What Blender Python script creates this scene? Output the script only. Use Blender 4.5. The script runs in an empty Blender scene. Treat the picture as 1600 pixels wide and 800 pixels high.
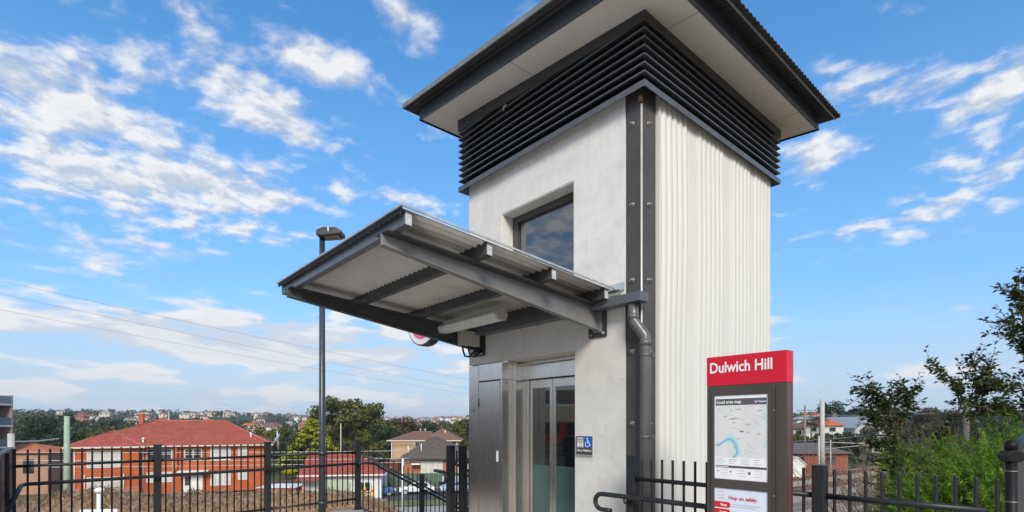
import bpy, bmesh, math, random
from mathutils import Vector, Matrix, noise
R = math.radians
S = bpy.context.scene
COL = S.collection
CAM = Vector((2.9653, -3.9908, 1.6))
SN, CS = 0.65876, 0.75235          # right vector = (SN, CS), forward vector = (-CS, SN)

def G(r, d, z=0.0):
    """metres to the right of / ahead of the place where the photographer stood -> world"""
    return Vector((CAM.x + r*SN - d*CS, CAM.y + r*CS + d*SN, z))

# ------------------------------------------------------------------ materials
class NT:
    def __init__(s, nt):
        s.nt = nt; nt.nodes.clear()
    def n(s, typ, ins=None, **kw):
        x = s.nt.nodes.new(typ)
        for k, v in kw.items(): setattr(x, k, v)
        for k, v in (ins or {}).items():
            sock = x.inputs[k]
            if isinstance(v, bpy.types.NodeSocket): s.nt.links.new(v, sock)
            else: sock.default_value = v
        return x
    def math(s, op, a, b=None, clamp=False):
        x = s.nt.nodes.new('ShaderNodeMath'); x.operation = op; x.use_clamp = clamp
        for i, v in enumerate((a, b)):
            if v is None: continue
            if isinstance(v, bpy.types.NodeSocket): s.nt.links.new(v, x.inputs[i])
            else: x.inputs[i].default_value = v
        return x.outputs[0]
    def mix(s, f, a, b, blend='MIX'):
        x = s.nt.nodes.new('ShaderNodeMix'); x.data_type = 'RGBA'; x.blend_type = blend
        for i, v in ((0, f), (6, a), (7, b)):
            if isinstance(v, bpy.types.NodeSocket): s.nt.links.new(v, x.inputs[i])
            else: x.inputs[i].default_value = v if i == 0 else (*v, 1) if len(v) == 3 else v
        return x.outputs[2]
    def ramp(s, f, stops):
        x = s.nt.nodes.new('ShaderNodeValToRGB'); e = x.color_ramp.elements
        while len(e) < len(stops): e.new(0.5)
        for el, (p, c) in zip(e, stops):
            el.position = p; el.color = (*c, 1) if len(c) == 3 else c
        s.nt.links.new(f, x.inputs[0]); return x.outputs[0]
    def maprange(s, v, a, b, c, d, smooth=False):
        x = s.nt.nodes.new('ShaderNodeMapRange'); x.clamp = True
        if smooth: x.interpolation_type = 'SMOOTHSTEP'
        s.nt.links.new(v, x.inputs[0])
        for i, q in enumerate((a, b, c, d)): x.inputs[i+1].default_value = q
        return x.outputs[0]

def mat(name):
    m = bpy.data.materials.new(name); m.use_nodes = True
    t = NT(m.node_tree)
    b = t.n('ShaderNodeBsdfPrincipled'); o = t.n('ShaderNodeOutputMaterial')
    m.node_tree.links.new(b.outputs[0], o.inputs[0])
    return m, t, b
def setin(t, b, **kw):
    names = dict(col='Base Color', rough='Roughness', metal='Metallic', spec='Specular IOR Level', normal='Normal', coat='Coat Weight', alpha='Alpha', trans='Transmission Weight', ior='IOR', emis='Emission Color', estr='Emission Strength', sheen='Sheen Weight', sub='Subsurface Weight')
    for k, v in kw.items():
        sk = b.inputs[names[k]]
        if isinstance(v, bpy.types.NodeSocket): t.nt.links.new(v, sk)
        else: sk.default_value = (*v, 1) if isinstance(v, tuple) and len(v) == 3 else v
def objco(t): return t.n('ShaderNodeTexCoord').outputs['Object']
def noisef(t, co, scale, detail=4, rough=.55, dist=0, vec=None):
    if vec is not None:
        co = t.n('ShaderNodeMapping', {'Vector': co, 'Scale': vec}).outputs[0]
    return t.n('ShaderNodeTexNoise', {'Vector': co, 'Scale': scale, 'Detail': detail, 'Roughness': rough, 'Distortion': dist}).outputs[0]
def bump(t, h, strength=.2, dist=.01):
    return t.n('ShaderNodeBump', {'Height': h, 'Strength': strength, 'Distance': dist}).outputs[0]

def simple(name, col, rough=.5, metal=0., var=.12, scale=6., bmp=.0, bscale=60., spec=.5, dirt=None):
    """paint-like procedural surface with uneven tone and roughness"""
    m, t, b = mat(name); co = objco(t)
    n = noisef(t, co, scale, 5)
    lo = tuple(c*(1-var) for c in col); hi = tuple(min(1, c*(1+var)) for c in col)
    c = t.ramp(n, [(.3, lo), (.7, hi)])
    if dirt:
        d = noisef(t, co, scale*2.7, 8, .65, .5)
        c = t.mix(t.maprange(d, .52, .75, 0, .6), c, dirt)
    rg = t.maprange(noisef(t, co, scale*3, 4), .3, .7, max(.03, rough-.08), min(1, rough+.08))
    setin(t, b, col=c, rough=rg, metal=metal, spec=spec)
    if bmp: setin(t, b, normal=bump(t, noisef(t, co, bscale, 3), bmp, .004))
    return m

M = {}
def build_materials():
    # painted precast concrete of the shaft
    m, t, b = mat('painted_precast_concrete'); co = objco(t)
    big = noisef(t, co, 1.3, 6, .6, .3); fine = noisef(t, co, 9, 8, .7, .4); sm = noisef(t, co, 38, 5, .7)
    c = t.ramp(big, [(.25, (.60, .58, .54)), (.5, (.695, .675, .635)), (.8, (.74, .72, .685))])
    c = t.mix(t.maprange(fine, .48, .70, 0, .42), c, (.49, .475, .44))
    scr = noisef(t, co, 5, 10, .75, 2.2, vec=(1, 1, 1.4))
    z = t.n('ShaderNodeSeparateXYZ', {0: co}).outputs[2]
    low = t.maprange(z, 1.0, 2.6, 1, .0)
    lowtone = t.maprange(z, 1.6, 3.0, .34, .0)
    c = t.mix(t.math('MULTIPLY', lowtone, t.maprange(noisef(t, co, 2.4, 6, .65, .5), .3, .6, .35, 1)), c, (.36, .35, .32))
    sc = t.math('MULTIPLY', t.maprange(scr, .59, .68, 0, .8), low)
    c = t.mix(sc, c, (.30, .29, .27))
    drip = noisef(t, co, 3, 6, .6, .1, vec=(4, 4, .18))
    c = t.mix(t.maprange(drip, .54, .78, 0, .28), c, (.47, .455, .42))
    pin = t.n('ShaderNodeTexVoronoi', {'Vector': co, 'Scale': 46.}).outputs[0]
    c = t.mix(t.maprange(pin, .0, .055, .5, 0), c, (.38, .37, .35))
    setin(t, b, col=c, rough=.72, spec=.3, normal=bump(t, t.math('ADD', t.math('MULTIPLY', fine, .6), t.math('MULTIPLY', sm, .25)), .35, .006))
    M['wall'] = m
    m, t, b = mat('ribbed_precast_concrete'); co = objco(t)
    big = noisef(t, co, 1.1, 5, .6, .3, vec=(1, 1, .5)); fine = noisef(t, co, 14, 7, .7, .4)
    c = t.ramp(big, [(.25, (.615, .597, .545)), (.55, (.67, .654, .606)), (.8, (.695, .68, .637))])
    drip = noisef(t, co, 3, 7, .65, .1, vec=(1, 7, .16))
    c = t.mix(t.maprange(drip, .50, .76, 0, .24), c, (.52, .49, .42))
    c = t.mix(t.maprange(fine, .55, .75, 0, .2), c, (.55, .52, .45))
    setin(t, b, col=c, rough=.7, spec=.3, normal=bump(t, fine, .25, .005))
    M['ribbed'] = m
    M['reveal'] = simple('reveal_paint', (.66, .64, .59), .6, var=.08, scale=8)
    # charcoal coated metal
    M['dark'] = simple('charcoal_powder_coat', (.038, .040, .044), .38, var=.18, scale=7)
    M['fence'] = simple('charcoal_fence_paint', (.020, .022, .025), .42, spec=.35, var=.2, scale=9)
    M['louvre'] = simple('dark_louvre_metal', (.085, .092, .105), .34, .0, var=.15, scale=5)
    M['steel_col'] = simple('bronze_grey_steel', (.060, .055, .050), .42, var=.15, scale=4, dirt=(.085, .078, .07))
    M['beam'] = simple('canopy_steel_grey', (.105, .112, .130), .42, var=.15, scale=4, dirt=(.12, .12, .12))
    M['purlin'] = simple('shaded_canopy_steel', (.058, .060, .064), .42, var=.15, scale=4, dirt=(.09, .09, .09))  # canopy steel with the shade under the roof put into its colour
    M['web'] = simple('lit_beam_web_grey', (.20, .195, .19), .45, var=.12, scale=3, dirt=(.15, .145, .14))  # same steel, lightened in colour for the lit right beam
    M['black'] = simple('void_black', (.006, .006, .007), .8, var=.1)
    M['rubber'] = simple('black_plastic', (.015, .015, .016), .5)
    M['galv'] = simple('galvanised_edge', (.52, .54, .55), .42, .6, var=.15, scale=12)
    M['capend'] = simple('galvanised_tube_end', (.50, .50, .49), .55, .1, var=.2, scale=60)
    M['pipe'] = simple('grey_downpipe_paint', (.105, .102, .10), .33, var=.12, scale=6)
    M['soffit'] = simple('soffit_board', (.76, .725, .66), .65, var=.05, scale=3)
    M['gap'] = simple('joint_shadow_gap', (.20, .185, .16), .8)
    M['underdeck'] = simple('canopy_deck_underside', (.60, .583, .545), .45, var=.08, scale=4, dirt=(.52, .49, .44))
    M['roofsheet'] = simple('roof_sheet_dark', (.03, .033, .034), .5, var=.15)
    M['bolt'] = simple('zinc_bolt', (.26, .255, .24), .45, .6, var=.25, scale=40)
    M['seal'] = simple('bright_bead', (.55, .52, .47), .45, .2)
    # brushed stainless
    m, t, b = mat('brushed_stainless'); co = objco(t)
    br = noisef(t, co, 6, 6, .7, 0, vec=(55, 55, .35)); big = noisef(t, co, 1.6, 4, .6, .4, vec=(1, 1, .6))
    c = t.mix(t.maprange(big, .3, .7, 0, 1), (.66, .61, .56), (.74, .70, .66))
    sm = noisef(t, co, 7, 7, .7, 1.2)
    c = t.mix(t.maprange(sm, .58, .72, 0, .35), c, (.42, .40, .375))
    setin(t, b, col=c, metal=1., rough=t.maprange(br, .25, .75, .18, .34), normal=bump(t, br, .06, .002))
    b.inputs['Anisotropic'].default_value = .5
    M['ss'] = m
    m, t, b = mat('tinted_door_glass'); co = objco(t)
    setin(t, b, col=(.010, .013, .013), rough=.03, spec=.65); b.inputs['Coat Weight'].default_value = 1.; b.inputs['Coat Roughness'].default_value = .02; b.inputs['Coat IOR'].default_value = 1.9
    M['glass'] = m
    m, t, b = mat('frosted_door_band'); co = objco(t)
    setin(t, b, col=t.ramp(noisef(t, co, 2), [(.3, (.055, .095, .09)), (.7, (.066, .105, .10))]), rough=.16, spec=.6)
    M['frost'] = m
    m, t, b = mat('window_glass'); co = objco(t)
    setin(t, b, col=(.012, .014, .018), rough=.015, spec=1.0, normal=bump(t, noisef(t, co, .9, 2), .02, .02))
    b.inputs['Coat Weight'].default_value = 1.; b.inputs['Coat Roughness'].default_value = .01; b.inputs['Coat IOR'].default_value = 1.9
    M['winglass'] = m
    M['diffuser'] = simple('batten_diffuser', (.80, .79, .75), .3, var=.06, scale=10)
    M['pvc'] = simple('grey_box_plastic', (.50, .48, .45), .45, var=.07, scale=8)
    M['white'] = simple('white_enamel', (.78, .78, .77), .35, var=.04)
    M['paper'] = simple('printed_paper', (.80, .80, .80), .3, var=.02, spec=.4)
    M['mapland'] = simple('map_land_print', (.66, .66, .65), .35, var=.05, scale=9)
    M['maptint'] = simple('map_green_print', (.42, .68, .62), .35, var=.05)
    M['mapriver'] = simple('map_water_print', (.28, .44, .66), .35, var=.04)
    M['maproad'] = simple('map_road_print', (.80, .76, .58), .35, var=.04)
    M['bluep'] = simple('poster_blue_white', (.66, .72, .80), .3, var=.03)
    M['ink'] = simple('grey_ink', (.09, .09, .095), .5)
    M['inkl'] = simple('pale_grey_ink', (.45, .46, .48), .5)
    M['red'] = simple('signal_red_enamel', (.57, .004, .022), .36, var=.05, scale=3)
    M['redink'] = simple('red_ink', (.60, .012, .03), .4, var=.04)
    M['pink'] = simple('faded_red_disc', (.75, .12, .22), .4)
    M['totem'] = simple('bronze_totem_panel', (.062, .052, .044), .38, var=.12, scale=4)
    M['blue'] = simple('access_blue', (.01, .14, .52), .35, var=.04)
    M['grey'] = simple('mid_grey_print', (.30, .29, .28), .4)
    M['paving'] = None
    # plaza paving
    m, t, b = mat('pale_concrete_paving'); co = objco(t)
    br = t.n('ShaderNodeTexBrick', {'Vector': co, 'Scale': 1., 'Mortar Size': .006, 'Brick Width': 1.2, 'Row Height': .6, 'Color1': (.47, .43, .37, 1), 'Color2': (.43, .39, .335, 1), 'Mortar': (.2, .19, .17, 1)})
    c = t.mix(t.maprange(noisef(t, co, 2.2, 8, .7), .45, .7, 0, .5), br.outputs[0], (.30, .285, .26))
    setin(t, b, col=c, rough=.85, spec=.25, normal=bump(t, noisef(t, co, 50, 4), .2, .004))
    M['paving'] = m
    M['kerb'] = simple('kerb_concrete', (.34, .32, .29), .85, var=.15, scale=4, bmp=.3, dirt=(.2, .19, .17))
    # terrain: dry mulch near, grass and bush far
    m, t, b = mat('dry_grass_and_soil'); co = objco(t)
    a = noisef(t, co, .10, 8, .65, .6); f = noisef(t, co, 1.7, 8, .75, .5); g = noisef(t, co, 9, 5, .7)
    c = t.ramp(f, [(.28, (.12, .075, .045)), (.45, (.27, .175, .105)), (.62, (.37, .25, .155)), (.8, (.46, .34, .22))])
    c = t.mix(t.maprange(g, .5, .75, 0, .5), c, (.10, .072, .045))
    c = t.mix(t.maprange(a, .58, .70, 0, .5), c, (.14, .14, .06))
    d = t.n('ShaderNodeVectorMath', {0: co, 1: (CAM.x, CAM.y, 0)}, operation='DISTANCE').outputs['Value']
    gr = t.ramp(a, [(.3, (.030, .045, .017)), (.6, (.06, .078, .03)), (.8, (.12, .11, .06))])
    c = t.mix(t.maprange(d, 60, 130, 0, 1), c, gr)
    setin(t, b, col=c, rough=.95, spec=.1, normal=bump(t, f, .8, .15))
    M['ground'] = m
    M['asphalt'] = simple('street_asphalt', (.06, .06, .062), .85, var=.2, scale=1.5, bmp=.2)
    M['path'] = simple('footpath_concrete', (.33, .31, .28), .85, var=.12, scale=1)
    M['verge'] = simple('dry_verge_grass', (.13, .14, .05), .95, var=.35, scale=1.2, dirt=(.25, .20, .11))
    M['ballast'] = simple('rail_ballast', (.34, .28, .22), .95, var=.25, scale=5, bmp=.8, bscale=9, dirt=(.15, .115, .09))
    M['rustrail'] = simple('rusty_rail', (.12, .040, .022), .75, .1, var=.2, scale=3)
    M['rail'] = simple('polished_rail', (.50, .51, .53), .3, .85, var=.1)
    M['sleeper'] = simple('weathered_sleeper', (.20, .165, .135), .9, var=.25, scale=2)

def brickmat(name, c1, c2, mortar, w=.24, h=.085, ms=.012):
    m, t, b = mat(name); tc = t.n('ShaderNodeTexCoord'); co = tc.outputs['Object']
    x = t.n('ShaderNodeSeparateXYZ', {0: co})
    hco = t.n('ShaderNodeCombineXYZ', {0: t.math('ADD', x.outputs[0], x.outputs[1]), 1: x.outputs[2], 2: 0.})
    br = t.n('ShaderNodeTexBrick', {'Vector': hco.outputs[0], 'Scale': 1., 'Mortar Size': ms, 'Brick Width': w, 'Row Height': h, 'Color1': (*c1, 1), 'Color2': (*c2, 1), 'Mortar': (*mortar, 1)})
    c = t.mix(t.maprange(noisef(t, co, 1.2, 7, .7), .42, .72, 0, .5), br.outputs[0], tuple(q*.6 for q in c1))
    c = t.mix(t.maprange(noisef(t, co, .6, 6, .7), .5, .75, 0, .35), c, tuple(min(1, q*1.35) for q in c2))
    setin(t, b, col=c, rough=.85, spec=.2)
    return m
def tilemat(name, c1, c2, dark):
    m, t, b = mat(name); co = objco(t)
    z = t.n('ShaderNodeSeparateXYZ', {0: co}).outputs[2]
    w = t.math('FRACT', t.math('MULTIPLY', z, 4.0))
    line = t.maprange(w, .0, .22, .8, 0)
    n = noisef(t, co, 2.2, 7, .75); n2 = noisef(t, co, 16, 3, .6)
    c = t.ramp(n, [(.3, c1), (.7, c2)])
    c = t.mix(t.maprange(n2, .5, .7, 0, .45), c, dark)
    c = t.mix(t.maprange(noisef(t, co, 1.4, 8, .7, .8), .5, .7, 0, .6), c, tuple(min(1, q*1.5) for q in c2))
    c = t.mix(line, c, dark)
    setin(t, b, col=c, rough=.7, spec=.25, normal=bump(t, w, .6, .05))
    return m
def leafmat(name, cols, trans=.25, rough=.55, dk=.5):
    m, t, b = mat(name)
    geo = t.n('ShaderNodeNewGeometry'); ri = geo.outputs['Random Per Island']
    n = len(cols)
    c = t.ramp(ri, [((i+.5)/n, cc) for i, cc in enumerate(cols)])
    co = objco(t)
    c = t.mix(t.maprange(noisef(t, co, .35, 3), .35, .65, 0, dk), c, tuple(q*.62 for q in cols[0]))
    setin(t, b, col=c, rough=rough, spec=.3)
    tr = t.n('ShaderNodeBsdfTranslucent', {'Color': c})
    ms = t.n('ShaderNodeMixShader', {0: trans, 1: b.outputs[0], 2: tr.outputs[0]})
    out = [x for x in t.nt.nodes if x.type == 'OUTPUT_MATERIAL'][0]
    t.nt.links.new(ms.outputs[0], out.inputs[0])
    return m
def barkmat(name, col):
    return simple(name, col, .9, var=.3, scale=4, bmp=.5, bscale=20)

# ------------------------------------------------------------------ mesh builder
class MB:
    def __init__(s): s.v = []; s.f = []; s.sm = []
    def add(s, vs, fs, smooth=False):
        o = len(s.v); s.v += [tuple(v) for v in vs]
        s.f += [tuple(i+o for i in f) for f in fs]; s.sm += [smooth]*len(fs); return s
    def box(s, x0, x1, y0, y1, z0, z1, mtx=None):
        vs = [Vector((x, y, z)) for z in (z0, z1) for y in (y0, y1) for x in (x0, x1)]
        if mtx is not None: vs = [mtx @ v for v in vs]
        return s.add(vs, [(0, 2, 3, 1), (4, 5, 7, 6), (0, 1, 5, 4), (2, 6, 7, 3), (0, 4, 6, 2), (1, 3, 7, 5)])
    def prism(s, pts, vec, mtx=None):
        """closed polygon pts (3D) extruded by vec"""
        a = [Vector(p) for p in pts]; n = len(a); vec = Vector(vec)
        vs = a + [p+vec for p in a]
        if mtx is not None: vs = [mtx @ v for v in vs]
        fs = [tuple(range(n-1, -1, -1)), tuple(range(n, 2*n))] + [(i, (i+1) % n, n+(i+1) % n, n+i) for i in range(n)]
        return s.add(vs, fs)
    def tube(s, pts, r, n=10, caps=True, r1=None):
        pts = [Vector(p) for p in pts]; m = len(pts); rings = []
        prev = None
        for i, p in enumerate(pts):
            d = (pts[min(i+1, m-1)] - pts[max(i-1, 0)]).normalized()
            if prev is None:
                up = Vector((0, 0, 1)) if abs(d.z) < .9 else Vector((1, 0, 0))
                u = d.cross(up).normalized()
            else:
                u = (prev - d*prev.dot(d)).normalized()
            prev = u; w = d.cross(u)
            rr = r if r1 is None else r + (r1-r)*i/max(1, m-1)
            rings.append([p + (u*math.cos(2*math.pi*k/n) + w*math.sin(2*math.pi*k/n))*rr for k in range(n)])
        vs = [q for rg in rings for q in rg]
        fs = [(i*n+k, i*n+(k+1) % n, (i+1)*n+(k+1) % n, (i+1)*n+k) for i in range(m-1) for k in range(n)]
        s.add(vs, fs, True)
        if caps:
            o = len(s.v) - len(vs)
            s.f += [tuple(o+k for k in range(n-1, -1, -1)), tuple(o+(m-1)*n+k for k in range(n))]; s.sm += [False, False]
        return s
    def lathe(s, prof, n=16, mtx=None):
        vs = [Vector((r*math.cos(2*math.pi*k/n), r*math.sin(2*math.pi*k/n), z)) for r, z in prof for k in range(n)]
        if mtx is not None: vs = [mtx @ v for v in vs]
        m = len(prof)
        fs = [(i*n+k, i*n+(k+1) % n, (i+1)*n+(k+1) % n, (i+1)*n+k) for i in range(m-1) for k in range(n)]
        s.add(vs, fs, True); o = len(s.v)-len(vs)
        s.f += [tuple(o+k for k in range(n-1, -1, -1)), tuple(o+(m-1)*n+k for k in range(n))]; s.sm += [False, False]
        return s
    def ring(s, rect, prof, zf=None):
        """closed profile [(offset, z)] swept mitred round a rectangle (x0,x1,y0,y1); zf(x,y,z) may bend z"""
        x0, x1, y0, y1 = rect; n = len(prof); vs = []
        for sx, sy in ((0, 0), (1, 0), (1, 1), (0, 1)):
            for o, z in prof:
                x = (x1+o) if sx else (x0-o); y = (y1+o) if sy else (y0-o)
                vs.append((x, y, zf(x, y, z) if zf else z))
        fs = [(c*n+i, ((c+1) % 4)*n+i, ((c+1) % 4)*n+(i+1) % n, c*n+(i+1) % n) for c in range(4) for i in range(n)]
        return s.add(vs, fs)
    def sphere(s, c, r, n=10, sc=(1, 1, 1)):
        prof = [(max(.001, math.sin(math.pi*i/n))*r, -math.cos(math.pi*i/n)*r) for i in range(n+1)]
        return s.lathe(prof, n+2, Matrix.Translation(c) @ Matrix.Diagonal((*sc, 1)))
    def quad(s, a, b, c, d): return s.add([a, b, c, d], [(0, 1, 2, 3)])
    def build(s, name, m, parent=None, bevel=0, seg=2, loc=None, fixn=False):
        me = bpy.data.meshes.new(name); me.from_pydata(s.v, [], s.f); me.update()
        me.polygons.foreach_set('use_smooth', s.sm)
        if fixn:
            bm = bmesh.new(); bm.from_mesh(me); bmesh.ops.recalc_face_normals(bm, faces=bm.faces); bm.to_mesh(me); bm.free()
        me.materials.append(m)
        o = bpy.data.objects.new(name, me); COL.objects.link(o)
        if parent is not None: o.parent = parent
        if loc is not None: o.location = loc
        if bevel:
            bv = o.modifiers.new('edge', 'BEVEL'); bv.width = bevel; bv.segments = seg; bv.limit_method = 'ANGLE'; bv.angle_limit = R(40); bv.harden_normals = False
        return o

def tag(o, label=None, cat=None, group=None, kind=None):
    if label: o['label'] = label
    if cat: o['category'] = cat
    if group: o['group'] = group
    if kind: o['kind'] = kind
    return o
def thing(name, label, cat, loc=(0, 0, 0), rz=0, group=None):
    o = bpy.data.objects.new(name, None); COL.objects.link(o); o.empty_display_size = .2
    o.location = loc; o.rotation_euler = (0, 0, rz); return tag(o, label, cat, group)
def dup(o, parent=None):
    c = o.copy(); COL.objects.link(c)
    if parent is not None: c.parent = parent
    for ch in list(o.children): dup(ch, c)
    return c
def text(body, size, m, parent, loc, rot, name='lettering', align='LEFT', bold=0., ext=.0015, xs=1.):
    cu = bpy.data.curves.new(name, 'FONT'); cu.body = body; cu.size = size; cu.align_x = align; cu.extrude = ext; cu.offset = bold
    cu.resolution_u = 3
    t = bpy.data.objects.new(name, cu); COL.objects.link(t)
    dg = bpy.context.evaluated_depsgraph_get(); me = bpy.data.meshes.new_from_object(t.evaluated_get(dg))
    COL.objects.unlink(t); bpy.data.objects.remove(t)
    me.name = name; me.materials.clear(); me.materials.append(m)
    o = bpy.data.objects.new(name, me); COL.objects.link(o); o.parent = parent; o.location = loc; o.rotation_euler = rot; o.scale = (xs, 1, 1)
    return o
FRONT = (math.pi/2, 0, 0)     # lettering on a face that looks along -Y

build_materials()

# ------------------------------------------------------------------ lift tower
SLOPE = -0.0903
def zs(x): return 5.238 + SLOPE*(x-.282)           # underside of the eaves
TX0, TX1, TY0, TY1 = -2.42, .18, 0.0, 2.66
tower = thing('lift_tower', 'tall white lift tower with black louvre band, wide eaves and steel lift doors', 'lift tower', (0, 0, 0))

def front_wall():
    b = MB(); T = .22; zt = 4.70
    wx0, wx1, wz0, wz1 = -1.778, -.634, 2.98, 4.096       # window opening
    dx0, dx1, dz = TX0-.0, -.622, 2.36                    # portal opening
    def blk(x0, x1, z0, z1): b.box(x0, x1, 0, T, z0, z1)
    blk(TX0, wx0, dz, zt); blk(wx1, 0, dz, zt)
    blk(wx0, wx1, wz1, zt); blk(wx0, wx1, dz, wz0)
    blk(dx1, 0, -.02, dz)
    o = b.build('front_wall', M['wall'], tower)
    bm = bmesh.new(); bm.from_mesh(o.data); bmesh.ops.remove_doubles(bm, verts=bm.verts, dist=.0005)
    seen = {}
    for f in list(bm.faces):
        k = tuple(sorted(v.index for v in f.verts)); seen.setdefault(k, []).append(f)
    bmesh.ops.delete(bm, geom=[f for l in seen.values() if len(l) > 1 for f in l], context='FACES'); bm.to_mesh(o.data); bm.free()
    return o
front_wall()
# side and hidden walls
def ribbed_wall():
    y0, y1 = .232, 2.655; ny = 260; nz = 40; b = MB(); rnd = random.Random(3)
    flats = [(.70, .90), (1.42, 1.62), (2.06, 2.2)]
    def prof(y, z):
        w = .011*math.sin(z*1.1+.6)+.006*math.sin(z*3.1+y)      # ribs wander a little, as in worn formwork
        yy = y + w
        a = .0105*(1-.35*max(0, min(1, (yy-.45)/.6)))
        for f0, f1 in flats:
            if f0 < yy < f1: a *= .08
        zf = max(.35, min(1, (z-1.2)/2.6))                     # ribs fade towards the ground
        rib = abs(math.sin((yy)*math.pi/.0915))
        n = noise.noise(Vector((y*2.1, z*.8, 3.)))*.004
        return .196 + a*(rib**.7)*2*zf + n + .012*math.sin(math.pi*min(1, max(0, (y-y0)/(y1-y0))))
    vs = []; zt = 4.665
    for j in range(nz+1):
        z = -.02 + (zt+.02)*j/nz
        for i in range(ny+1):
            y = y0+(y1-y0)*i/ny
            vs.append((prof(y, z), y, z))
    n = ny+1
    fs = [(j*n+i, j*n+i+1, (j+1)*n+i+1, (j+1)*n+i) for j in range(nz) for i in range(ny)]
    b.add(vs, fs, True)
    # edges back to the core
    for i in (0, ny):
        e = [vs[j*n+i] for j in range(nz+1)]; k = [(.10, p[1], p[2]) for p in e]
        b.add(e+k, [(j, j+1, nz+1+j+1, nz+1+j) for j in range(nz)])
    e = [vs[nz*n+i] for i in range(n)]; k = [(.10, p[1], p[2]) for p in e]
    b.add(e+k, [(i, i+1, n+i+1, n+i) for i in range(ny)])
    return b.build('side_wall', M['ribbed'], tower)
ribbed_wall()
b = MB(); b.box(TX0, TX0+.2, .22, TY1, -.02, 4.70); b.box(TX0+.2, .14, TY1-.2, TY1, -.02, 4.70); b.build('rear_wall', M['wall'], tower)
# steel corner column: two plates round the corner, bright bead between, dark packer behind
b = MB(); b.box(.012, .172, .004, .03, -.02, 4.72); b.build('corner_plate', M['steel_col'], tower, .004)
b = MB(); b.box(.150, .176, .034, .226, -.02, 4.72); b.build('corner_plate', M['steel_col'], tower, .004)
b = MB(); b.box(.02, .14, .032, .2, -.02, 4.7); b.box(0.001, .012, .012, .1, -.02, 4.7); b.build('column_core', M['black'], tower)
b = MB(); b.tube([(.176, .004, 0), (.176, .004, 4.50)], .010, 8); b.build('corner_bead', M['seal'], tower)
b = MB(); b.tube([(.176, -.012, 4.52), (.176, -.012, 4.565)], .022, 10); b.build('bead_cap', simple('brown_cap', (.22, .13, .06), .6), tower)
def bolt_mesh(axis):
    b = MB(); mt = Matrix.Rotation(R(90), 4, 'X') if axis == 'y' else Matrix.Rotation(R(90), 4, 'Y')
    b.lathe([(.026, 0), (.026, .004), (.018, .006)], 14, mt); b.lathe([(.016, .004), (.016, .018), (.011, .02)], 6, mt); b.lathe([(.008, .018), (.008, .034)], 8, mt)
    return b
proto_y = proto_x = None
for z in (4.36, 3.62, 2.93, 2.28, 1.62, .75):
    if proto_y is None:
        proto_y = bolt_mesh('y').build('bolt', M['bolt'], tower, loc=(.075, .004, z)); proto_x = bolt_mesh('x').build('bolt', M['bolt'], tower, loc=(.176, .115, z))
    else:
        for p in (proto_y, proto_x):
            c = p.copy(); COL.objects.link(c); c.parent = tower; c.location = (p.location.x, p.location.y, z)
# ----- louvre band
RECT = (TX0, TX1, TY0, TY1)
b = MB(); b.box(TX0+.03, TX1-.02, TY0+.03, TY1-.03, 4.704, 5.30); b.build('louvre_backing', M['black'], tower)
b = MB(); b.ring(RECT, [(.10, 4.632), (.10, 4.575), (.094, 4.575), (.094, 4.622), (-.03, 4.70), (-.03, 4.708)])
b.ring(RECT, [(.092, 4.576), (-.0, 4.672), (-.0, 4.676), (.092, 4.58)])
b.build('louvre_sill', M['louvre'], tower, fixn=True)
for k in range(1, 10):
    z = 4.632+.0757*k
    b = MB(); b.ring(RECT, [(.100, z+.006), (.100, z-.006), (.090, z-.009), (.03, z+.022), (-.02, z+.066), (-.02, z+.072), (.03, z+.034), (.088, z+.007)])
    b.build('louvre_blade', M['louvre'], tower, fixn=True)
def zband(x, y, z):   # z = 0 bottom, 1 top
    return zs(x)-.003 if z > .5 else 5.142-.0732*(x-.282)
b = MB(); b.ring(RECT, [(.103, 0), (.103, 1), (.02, 1), (.02, 0)], zband); b.build('louvre_head', M['dark'], tower, fixn=True)
# bird dropping sized pale mark on the louvre: loose strap end
b = MB(); b.tube([(-1.62, -.106, 5.20), (-1.60, -.12, 5.235), (-1.565, -.108, 5.25)], .008, 6); b.build('loose_strap', M['seal'], tower)
# ----- eaves
EX0, EX1, EY0, EY1 = -2.872, .62, -.45, 3.02
def slab_sloped(x0, x1, y0, y1, dz0, dz1):
    vs = [(x, y, zs(x)+d) for d in (dz0, dz1) for y in (y0, y1) for x in (x0, x1)]
    return MB().add(vs, [(0, 2, 3, 1), (4, 5, 7, 6), (0, 1, 5, 4), (2, 6, 7, 3), (0, 4, 6, 2), (1, 3, 7, 5)])
sof = slab_sloped(EX0+.004, EX1-.004, EY0+.004, EY1-.004, 0, .02).build('soffit', M['soffit'], tower)
# joint strips in the soffit
jb = MB()
def jstrip(x0, x1, y0, y1):
    jb.v += [(x, y, zs(x)-.0025) for y in (y0, y1) for x in (x0, x1)]; o = len(jb.v)-4; jb.f.append((o, o+2, o+3, o+1)); jb.sm.append(False)
jstrip(-1.136, -1.130, EY0+.02, -.105); jstrip(.284, EX1-.02, .246, .252); jstrip(.284, EX1-.02, 2.478, 2.484)
jstrip(EX0+.02, EX1-.02, EY0+.012, EY0+.024); jstrip(EX1-.024, EX1-.012, EY0+.03, EY1-.03)
jb.build('joint', M['gap'], sof)
b = MB(); b.ring((EX0, EX1, EY0, EY1), [(0, -.012), (0, .155), (-.02, .155), (-.02, .0), (-.0, -.0)], lambda x, y, z: zs(x)+z); b.ring((EX0, EX1, EY0, EY1), [(.006, -.016), (.006, .012), (.0005, .012), (.0005, -.016)], lambda x, y, z: zs(x)+z)
b.build('fascia', M['dark'], tower, fixn=True)
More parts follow.
